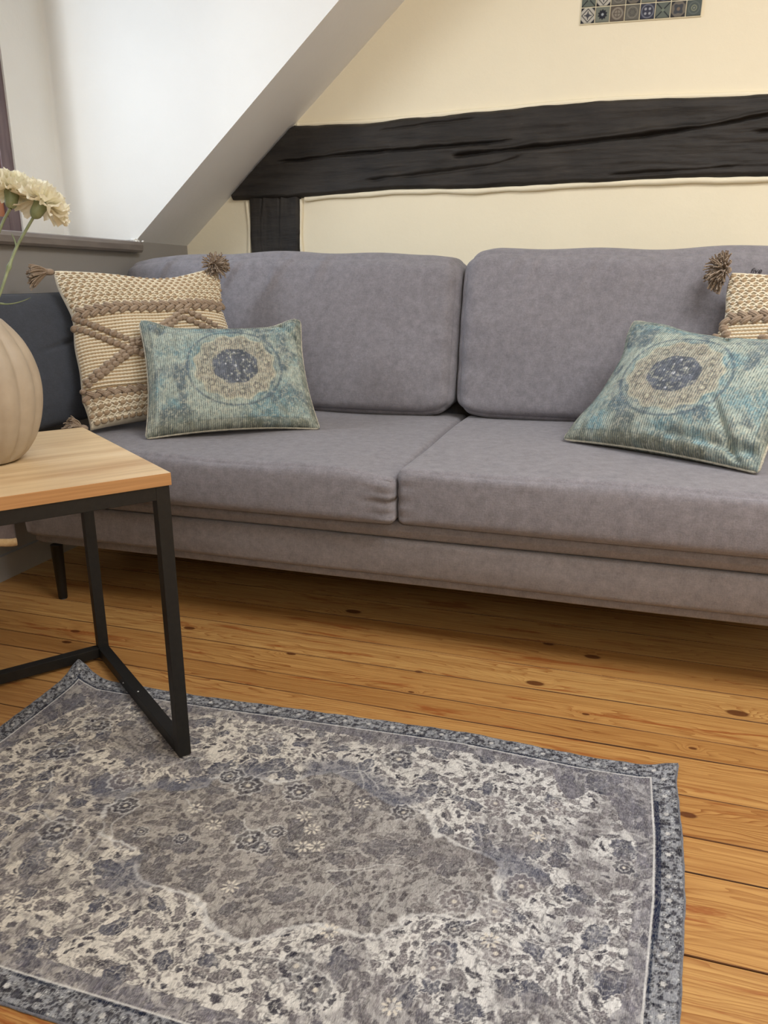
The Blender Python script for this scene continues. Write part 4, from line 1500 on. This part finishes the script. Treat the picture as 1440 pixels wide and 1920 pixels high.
def rug_print():
    light = C3(204, 202, 198); lightw = C3(208, 200, 186); dark = C3(54, 54, 64); mid = C3(112, 106, 108); midb = C3(96, 98, 110); navy = C3(58, 68, 88)
    n_low = vnoise((nu, nv), (7, 4), 31, 3); n_mid = vnoise((nu, nv), (30, 18), 32, 4, .65); n_hi = vnoise((nu, nv), (200, 120), 33, 2, .8)
    a1, a2 = vnoise((nu, nv), (70, 42), 34, 3, .6) - .5, vnoise((nu, nv), (70, 42), 35, 3, .6) - .5
    b1, b2 = vnoise((nu, nv), (12, 8), 44, 2) - .5, vnoise((nu, nv), (12, 8), 45, 2) - .5
    wx = RX + .020 * a1 + .06 * b1; wy = RY + .020 * a2 + .06 * b2
    A1, A2, AI, AX, AY = worley(wx, wy, .040, 36)
    F1, F2, ID, DX, DY = worley(wx + .1, wy, .0185, 39)
    G1, G2, GI, GX, GY = worley(wx + .3, wy, .0095, 37)
    thr = vnoise((nu, nv), (420, 26), 120, 2, .7)          # worn threads run across the rug
    patch = n_mid * .5 + n_low * .5
    warm = sstep(.9, .1, U)[..., None]
    lg = (light * (1 - warm) + lightw * warm) * (.90 + .16 * n_hi[..., None])

    def blobs(F, I, X_, Y_, r0, r1, lobes, amp, soft):
        a_ = np.arctan2(Y_, X_)
        rad = r0 + (r1 - r0) * I
        f_ = F / rad * (1 + amp * np.cos(lobes * a_ + I * 20) + .5 * amp * np.cos((lobes * 2 + 1) * a_ + I * 50)) + .25 * (n_hi - .5)
        return f_, sstep(1 + soft, 1 - soft, f_), a_
    fS, mS, aS = blobs(G1, GI, GX, GY, .15, .38, 4, .12, .10)
    fM, mM, aM = blobs(F1, ID, DX, DY, .18, .50, 6, .12, .06)
    fL, mL, aL = blobs(A1, AI, AX, AY, .0, .50, 7, .10, .04)
    tone = (ID)[..., None]
    ink = (dark * (1 - .9 * tone) + mid * .9 * tone) * (.66 + .68 * n_hi[..., None])
    col = lg + 0 * U[..., None]
    spk = (sstep(.55, .75, n_hi) * .16)[..., None]
    col = col * (1 - spk) + spk * mid
    m_ = (mS * (GI > .35) * .55)[..., None]; col = col * (1 - m_) + m_ * mid * .85
    m_ = (mM * .92)[..., None]; col = col * (1 - m_) + m_ * ink
    m_ = (sstep(.16, .0, np.abs(fM - 1)) * .55)[..., None]; col = col * (1 - m_) + m_ * dark
    m_ = (sstep(.14, .0, np.abs(fM - .55)) * .45 * (ID > .4))[..., None]; col = col * (1 - m_) + m_ * lg
    m_ = (sstep(.22, .12, F1) * .5 * (ID < .5))[..., None]; col = col * (1 - m_) + m_ * dark
    inkL = (midb * .55 + dark * .45) * (.62 + .75 * n_hi[..., None]) * (.8 + .4 * thr[..., None])
    bigm = (AI > .60)
    m_ = (mL * .88 * bigm)[..., None]; col = col * (1 - m_) + m_ * inkL
    m_ = (sstep(.12, .0, np.abs(fL - 1.10)) * .8 * bigm)[..., None]; col = col * (1 - m_) + m_ * lg
    m_ = (sstep(.05, .0, np.abs(fL - .98)) * .5 * bigm)[..., None]; col = col * (1 - m_) + m_ * dark
    m_ = (sstep(.10, .0, np.abs(fL - .5 - .1 * np.cos(5 * aL))) * .42 * bigm)[..., None]; col = col * (1 - m_) + m_ * lg
    ground = 1 - np.clip(mM + mL * bigm, 0, 1)
    # engraved arabesque lines: dark on the pale ground, pale on the dark leaves
    for sd, cells, wdt in ((101, (60, 36), .016), (102, (85, 50), .020), (103, (36, 22), .010)):
        nn = vnoise((nu, nv), cells, sd, 2, .45)
        ln_ = sstep(wdt, wdt * .3, np.abs(nn - .5))
        m_ = (ln_ * ground * .60)[..., None]; col = col * (1 - m_) + m_ * dark
        m_ = (ln_ * (1 - ground) * .40)[..., None]; col = col * (1 - m_) + m_ * lg
    # patches where the pale ground is worn to mid grey
    m_ = (sstep(.50, .36, patch) * .60)[..., None]; col = col * (1 - m_) + m_ * (C3(112, 108, 110) * (.6 + .8 * n_hi[..., None]) * (.75 + .5 * thr[..., None]))
    # medallion, ogee shape, low contrast, taupe
    mx_, my_ = (RX - .66) / .33, (RY - .345) / .17
    ogee = np.abs(mx_) ** 1.25 + np.abs(my_) ** 1.25 + .09 * np.cos(np.arctan2(my_, mx_) * 10) + .25 * (n_mid - .5)
    inside = sstep(1.02, .98, ogee)[..., None]
    tau = C3(112, 106, 104) * (.66 + .5 * n_mid[..., None]) * (.6 + .8 * n_hi[..., None])
    ht = sstep(.05, .0, np.abs(G1 - .28))[..., None] * (GI > .55)[..., None] * .55
    tau = tau * (1 - ht) + ht * light
    col = col * (1 - inside * .55) + inside * .55 * tau
    outl = (sstep(.045, .0, np.abs(ogee - 1.03)) * sstep(.35, .5, vnoise((nu, nv), (14, 9), 70, 2)))[..., None] * .8
    col = col * (1 - outl) + outl * light
    # dark wings around the medallion
    wing = (sstep(1.5, 1.2, ogee) * (1 - inside[..., 0]) * sstep(.5, .62, vnoise((nu, nv), (10, 6), 71, 2)) * .7)[..., None]
    col = col * (1 - wing) + wing * midb * (.7 + .5 * n_hi[..., None])
    # corner spandrels and guard strip: plainer grey
    bd = .040
    ex_ = np.minimum(RX, W_ - RX) - bd; ey_ = np.minimum(RY, H_ - RY) - bd
    guard = np.minimum(ex_, ey_) + .012 * (n_mid - .5)
    sp = np.where(((ex_ + ey_ * 1.35) < (.20 + .05 * np.sin(ex_ * 60))) | (guard < .026), 1.0, 0.0)
    sp = (sp * (.40 + .5 * sstep(.3, .7, n_mid)))[..., None]
    pl = (mid * .5 + midb * .5) * (.62 + .70 * n_hi[..., None]) * (.72 + .56 * thr[..., None])
    pl = pl * (1 - ht * .6) + ht * .6 * light
    col = col * (1 - sp) + sp * pl
    # rosettes
    rr = np.random.default_rng(5)
    for q in range(34):
        cx_, cy_ = rr.uniform(.10, W_ - .08), rr.uniform(.09, H_ - .08)
        R_ = rr.uniform(.010, .026); npet = rr.integers(8, 13); ph = rr.uniform(0, 6)
        m0 = (np.abs(RX - cx_) < R_ * 1.6) & (np.abs(RY - cy_) < R_ * 1.6)
        if not m0.any(): continue
        dx, dy = RX[m0] - cx_, RY[m0] - cy_
        d = np.hypot(dx, dy) / R_; a_ = np.arctan2(dy, dx)
        f_ = d * (1 + .09 * np.cos(npet * a_ + ph)) + .35 * (n_hi[m0] - .5)
        c0 = col[m0]
        body = sstep(1.08, .95, f_)[:, None] * .6
        c0 = c0 * (1 - body) + body * (dark if q % 3 else mid) * (.8 + .5 * n_hi[m0][:, None])
        rim = sstep(.14, .0, np.abs(f_ - 1.1))[:, None] * .6
        c0 = c0 * (1 - rim) + rim * light
        r2 = sstep(.10, .02, np.abs(f_ - .55))[:, None] * .65
        c0 = c0 * (1 - r2) + r2 * light
        c_ = sstep(.22, .14, d)[:, None] * .8
        c0 = c0 * (1 - c_) + c_ * lightw
        col[m0] = c0
    # little open daisies
    for q in range(16):
        cx_, cy_ = rr.uniform(.3, W_ - .2), rr.uniform(.12, H_ - .12)
        for pz in range(8):
            a_ = pz * math.pi / 4
            px, py = cx_ + .009 * math.cos(a_), cy_ + .009 * math.sin(a_)
            m0 = (np.abs(RX - px) < .006) & (np.abs(RY - py) < .006)
            dx, dy = RX[m0] - px, RY[m0] - py
            al = dx * math.cos(a_) + dy * math.sin(a_); ac = -dx * math.sin(a_) + dy * math.cos(a_)
            m_ = (sstep(1.1, .8, np.hypot(al / .0042, ac / .0020)) * .85)[:, None]
            col[m0] = col[m0] * (1 - m_) + m_ * lightw
    # vines: pale stems with dark edge
    for q in range(70):
        x0_, y0_ = rr.uniform(.07, W_ - .07), rr.uniform(.07, H_ - .07); a_ = rr.uniform(0, 6.28)
        ka = rr.uniform(-16, 16)
        for st in range(rr.integers(18, 55)):
            x0_ += .0026 * math.cos(a_); y0_ += .0026 * math.sin(a_); a_ += ka * .0026 + rr.normal() * .12
            if rr.random() < .03: ka = -ka * rr.uniform(.7, 1.3)
            if not (.05 < x0_ < W_ - .05 and .05 < y0_ < H_ - .05): break
            i0_, j0_ = int(x0_ / W_ * (nu - 1)), int(y0_ / H_ * (nv - 1))
            sl2 = (slice(max(0, i0_ - 4), i0_ + 5), slice(max(0, j0_ - 4), j0_ + 5))
            d = np.hypot(RX[sl2] - x0_, RY[sl2] - y0_)
            if q % 2:
                m_ = (sstep(.0022, .0010, d) * .38)[..., None]; col[sl2] = col[sl2] * (1 - m_) + m_ * light
            else:
                m_ = (sstep(.0018, .0008, d) * .45)[..., None]; col[sl2] = col[sl2] * (1 - m_) + m_ * dark
    # border: dense small florets between a pale and a dark line
    B1, B2, BI, BX, BY = worley(RX + .004 * n_mid, RY, .0115, 52)
    bc = C3(68, 68, 74)
    bcol = bc * (.45 + 1.2 * n_hi[..., None])
    nb1 = vnoise((nu, nv), (210, 124), 140, 2, .6)
    m_ = (sstep(.53, .62, nb1) * .7)[..., None]; bcol = bcol * (1 - m_) + m_ * C3(150, 152, 156)
    m_ = (sstep(.12, .02, np.abs(B1 - .30 - .06 * np.cos(5 * np.arctan2(BY, BX)))) * .8)[..., None]
    bcol = bcol * (1 - m_) + m_ * C3(158, 160, 162)
    m_ = (sstep(.16, .1, B1) * (BI > .55) * .85)[..., None]
    bcol = bcol * (1 - m_) + m_ * C3(196, 196, 194)
    # larger rosettes down the middle of the border
    for (coord, other, L0) in ((RX, np.minimum(RY, H_ - RY), W_), (RY, np.minimum(RX, W_ - RX), H_)):
        ph = (coord % .046) - .023
        d = np.hypot(ph, other - .020)
        f_ = d / .0115 * (1 + .14 * np.cos(6 * np.arctan2(other - .02, ph)))
        onb = (other < bd - .004)
        m_ = (sstep(.16, .0, np.abs(f_ - 1)) * .30 * onb * (.4 + n_mid))[..., None]; bcol = bcol * (1 - m_) + m_ * C3(176, 176, 176)
        m_ = (sstep(.40, .26, f_) * .8 * onb)[..., None]; bcol = bcol * (1 - m_) + m_ * C3(200, 198, 194)
    eb = np.minimum(np.minimum(RX, W_ - RX), np.minimum(RY, H_ - RY))
    inb = sstep(bd, bd - .001, eb)[..., None]
    col = col * (1 - inb) + inb * bcol
    m_ = (sstep(.0026, .0012, np.abs(eb - (bd - .004))) * sstep(.2, .5, vnoise((nu, nv), (20, 12), 80, 2)))[..., None] * .9
    col = col * (1 - m_) + m_ * C3(46, 52, 66)
    sd_ = np.minimum(RX, W_ - RX)
    m_ = (sstep(.0042, .0030, np.abs(sd_ - (bd - .0065))) * (eb > bd - .012) * sstep(.42, .5, vnoise((nu, nv), (2, 9), 81, 1)))[..., None] * .9
    col = col * (1 - m_) + m_ * C3(44, 50, 66)
    m_ = sstep(.0018, .0006, np.abs(eb - bd))[..., None] * .85
    col = col * (1 - m_) + m_ * light
    m_ = sstep(.0022, .0010, eb)[..., None] * .7
    col = col * (1 - m_) + m_ * C3(70, 74, 82)
    # overall wear
    wear = (sstep(.55, .75, vnoise((nu, nv), (14, 260), 90, 2, .7)) * .18)[..., None]
    col = col * (1 - wear) + wear * C3(150, 148, 146)
    cool_light = sstep(.35, 1.0, U)[..., None]  # bluish window light tinted into the right side
    col = col * (1 + cool_light * (np.array([-.01, .0, .03])))
    col = col * (.80 + .40 * thr[..., None])
    col = np.clip((col - .16) * 1.18 + .16, .01, 1)
    return np.clip(col, 0, 1)


top_o = fast_grid_mesh('pile', np.stack([PX, PY, PZ], -1), rug_print(), M['rug'])
rel(top_o, rug)
# bound edge
g_ = Geo()
edge = []
for i in range(0, nu, 6): edge.append((PX[i, 0], PY[i, 0], PZ[i, 0]))
for j in range(0, nv, 6): edge.append((PX[-1, j], PY[-1, j], PZ[-1, j]))
for i in range(nu - 1, -1, -6): edge.append((PX[i, -1], PY[i, -1], PZ[i, -1]))
for j in range(nv - 1, -1, -6): edge.append((PX[0, j], PY[0, j], PZ[0, j]))
edge = np.array(edge); edge[:, 2] -= .0008
g_.tube(np.vstack([edge, edge[:1]]), .0019 + .0003 * np.sin(np.arange(len(edge) + 1) * 1.7), 6, cap=False)
rel(g_.build('bound_edge', yarn('rug_edge_yarn', srgb(70, 72, 80), srgb(130, 130, 136), 300)), rug)


# ================================================================== TILE PANEL ON THE WALL
tz0 = 1.5500
tp_root = thing('tile_panel', 'small panel of patterned blue and grey tiles on the cream wall above the beam', 'wall decoration', (-.055, YB, tz0))
pitch_ = .0428
tilt_ = -0.021
def tl_pt(a, b, y):
    return np.array([-.2265 + a * math.cos(tilt_) - b * math.sin(tilt_), y, tz0 + a * math.sin(tilt_) + b * math.cos(tilt_)])
g_ = Geo()
A, B, C_, D = tl_pt(-.001, -.001, YB - .0045), tl_pt(8 * pitch_ + .001, -.001, YB - .0045), tl_pt(8 * pitch_ + .001, 4 * pitch_ + .001, YB - .0045), tl_pt(-.001, 4 * pitch_ + .001, YB - .0045)
vv = [A, B, C_, D] + [p + np.array([0, .0055, 0]) for p in (A, B, C_, D)]
g_.add(vv, [(0, 1, 2, 3), (7, 6, 5, 4), (0, 4, 5, 1), (1, 5, 6, 2), (2, 6, 7, 3), (3, 7, 4, 0)])
rel(g_.build('backing', M['tileback'], smooth=False), tp_root)
N = 30
ti = np.linspace(-1, 1, N)
TX, TY = np.meshgrid(ti, ti, indexing='ij')
def tile_print(k_):
    r_, a_ = np.hypot(TX, TY), np.arctan2(TY, TX)
    d1 = np.abs(TX) + np.abs(TY)
    cream, navy, teal, brown, sage = C3(206, 200, 182), C3(48, 52, 66), C3(92, 112, 112), C3(112, 98, 84), C3(132, 140, 122)
    def lay(c, m_, k2): return c * (1 - m_[..., None]) + m_[..., None] * k2
    c = np.ones((N, N, 3))
    if k_ == 0:
        c = c * cream; c = lay(c, sstep(.12, .04, np.abs(d1 - .88)), navy); c = lay(c, sstep(1.45, 1.55, d1), navy); c = lay(c, sstep(.14, .05, np.abs(d1 - .3)), navy * 1.6)
        c = lay(c, sstep(.1, .04, np.minimum(np.abs(TX), np.abs(TY))) * (d1 < .6), navy * 2)
    elif k_ == 1:
        c = c * sage; c = lay(c, sstep(.66, .58, r_ * (1 + .12 * np.cos(10 * a_))), navy); c = lay(c, sstep(.22, .14, r_), C3(176, 190, 200))
    elif k_ == 2:
        c = c * brown; c = lay(c, sstep(.86, .8, r_), C3(158, 146, 124)); c = lay(c, sstep(.07, .02, np.minimum(np.abs(TX), np.abs(TY))) * (r_ < .6), brown); c = lay(c, sstep(.08, .03, np.abs(r_ - .5)), brown)
    elif k_ == 3:
        c = c * C3(118, 114, 102); c = lay(c, sstep(.09, .03, np.abs(r_ - .72)), C3(150, 142, 124)); c = lay(c, sstep(.08, .02, np.abs(r_ - .4 - .08 * np.cos(6 * a_))), C3(90, 88, 86)); 
    elif k_ == 4:
        c = c * C3(62, 66, 92)
        for px in (-.3, .3):
            for py in (-.3, .3): c = lay(c, sstep(.22, .12, np.hypot(TX - px, TY - py)), C3(170, 176, 190))
        c = lay(c, sstep(.12, .05, np.abs(np.hypot(TX, TY) - .85)), C3(120, 126, 148))
    elif k_ == 5:
        c = c * C3(110, 124, 112); c = lay(c, sstep(.16, .06, np.abs(np.abs(TX) - np.abs(TY))) * (r_ > .2), C3(52, 62, 68)); c = lay(c, sstep(.25, .18, r_), C3(128, 146, 120))
    elif k_ == 6:
        c = c * C3(130, 120, 104); c = lay(c, sstep(.7, .6, r_ * (1 + .2 * np.cos(4 * a_))), C3(74, 80, 92)); c = lay(c, sstep(.28, .2, r_), C3(140, 116, 90)); c = lay(c, sstep(1.35, 1.5, d1), C3(60, 62, 70))
    else:
        c = c * C3(88, 104, 100); c = lay(c, sstep(.1, .03, np.abs(r_ - .34)), C3(150, 156, 118)); c = lay(c, sstep(.16, .1, r_), C3(150, 156, 140)); c = lay(c, sstep(.1, .03, np.abs(r_ - .75)), C3(110, 122, 116))
    gm = c.mean(-1, keepdims=True)
    return (c * .55 + gm * .45 * np.array([1.0, .99, .95])) * .80
for row in range(4):
    for cidx in range(8):
        kk = cidx if row == 0 else (cidx * 3 + row * 5) % 8
        a0_, b0_ = cidx * pitch_ + .0016, row * pitch_ + .0016
        s_ = pitch_ - .0032
        yy = YB - .0075 + .0006 * np.clip((np.maximum(np.abs(TX), np.abs(TY)) - .9) / .1, 0, 1)
        P = np.zeros((N, N, 3))
        aa = a0_ + (TX + 1) / 2 * s_; bb = b0_ + (TY + 1) / 2 * s_
        P[..., 0] = -.2265 + aa * math.cos(tilt_) - bb * math.sin(tilt_); P[..., 2] = tz0 + aa * math.sin(tilt_) + bb * math.cos(tilt_); P[..., 1] = yy
        cc = tile_print(kk)
        # give the tile sides
        Pf = np.pad(P, ((1, 1), (1, 1), (0, 0)), mode='edge'); Cf = np.pad(cc, ((1, 1), (1, 1), (0, 0)), mode='edge')
        Pf[0, :, 1] = Pf[-1, :, 1] = Pf[:, 0, 1] = Pf[:, -1, 1] = YB - .0046
        o = fast_grid_mesh('tile', Pf, Cf, M['tile'])
        rel(o, tp_root)

# ================================================================== DRAPE AT THE SOFA'S LEFT END
dr = thing('fabric_drape', 'grey cloth with a cream hem hanging low beside the left end of the sofa', 'cloth', (-1.53, 1.5, .16))
nx_, nz_ = 60, 24
A = np.linspace(0, 1, nx_); Zz = np.linspace(.155, .40, nz_)
AA, ZZ = np.meshgrid(A, Zz, indexing='ij')
P = np.zeros((nx_, nz_, 3))
P[..., 0] = -1.545 + .045 * AA + .008 * np.sin(AA * 14); P[..., 1] = 1.30 + .235 * AA; P[..., 2] = ZZ + .006 * np.sin(AA * 11) * (1 - (ZZ - .155) / .245)
o = fast_grid_mesh('cloth', P, mats=M['drape']); rel(o, dr)
so = o.modifiers.new('thick', 'SOLIDIFY'); so.thickness = .004
hem = Geo()
hp = P[:, 0].copy()
Pm = np.zeros((nx_, 8, 3))
for q in range(8):
    a_ = 2 * math.pi * q / 8
    Pm[:, q] = hp + np.array([math.cos(a_) * .005, -math.cos(a_) * .003, math.sin(a_) * .011])
hem.grid(Pm, closed_v=True)
rel(hem.build('hem', M['hem']), dr)
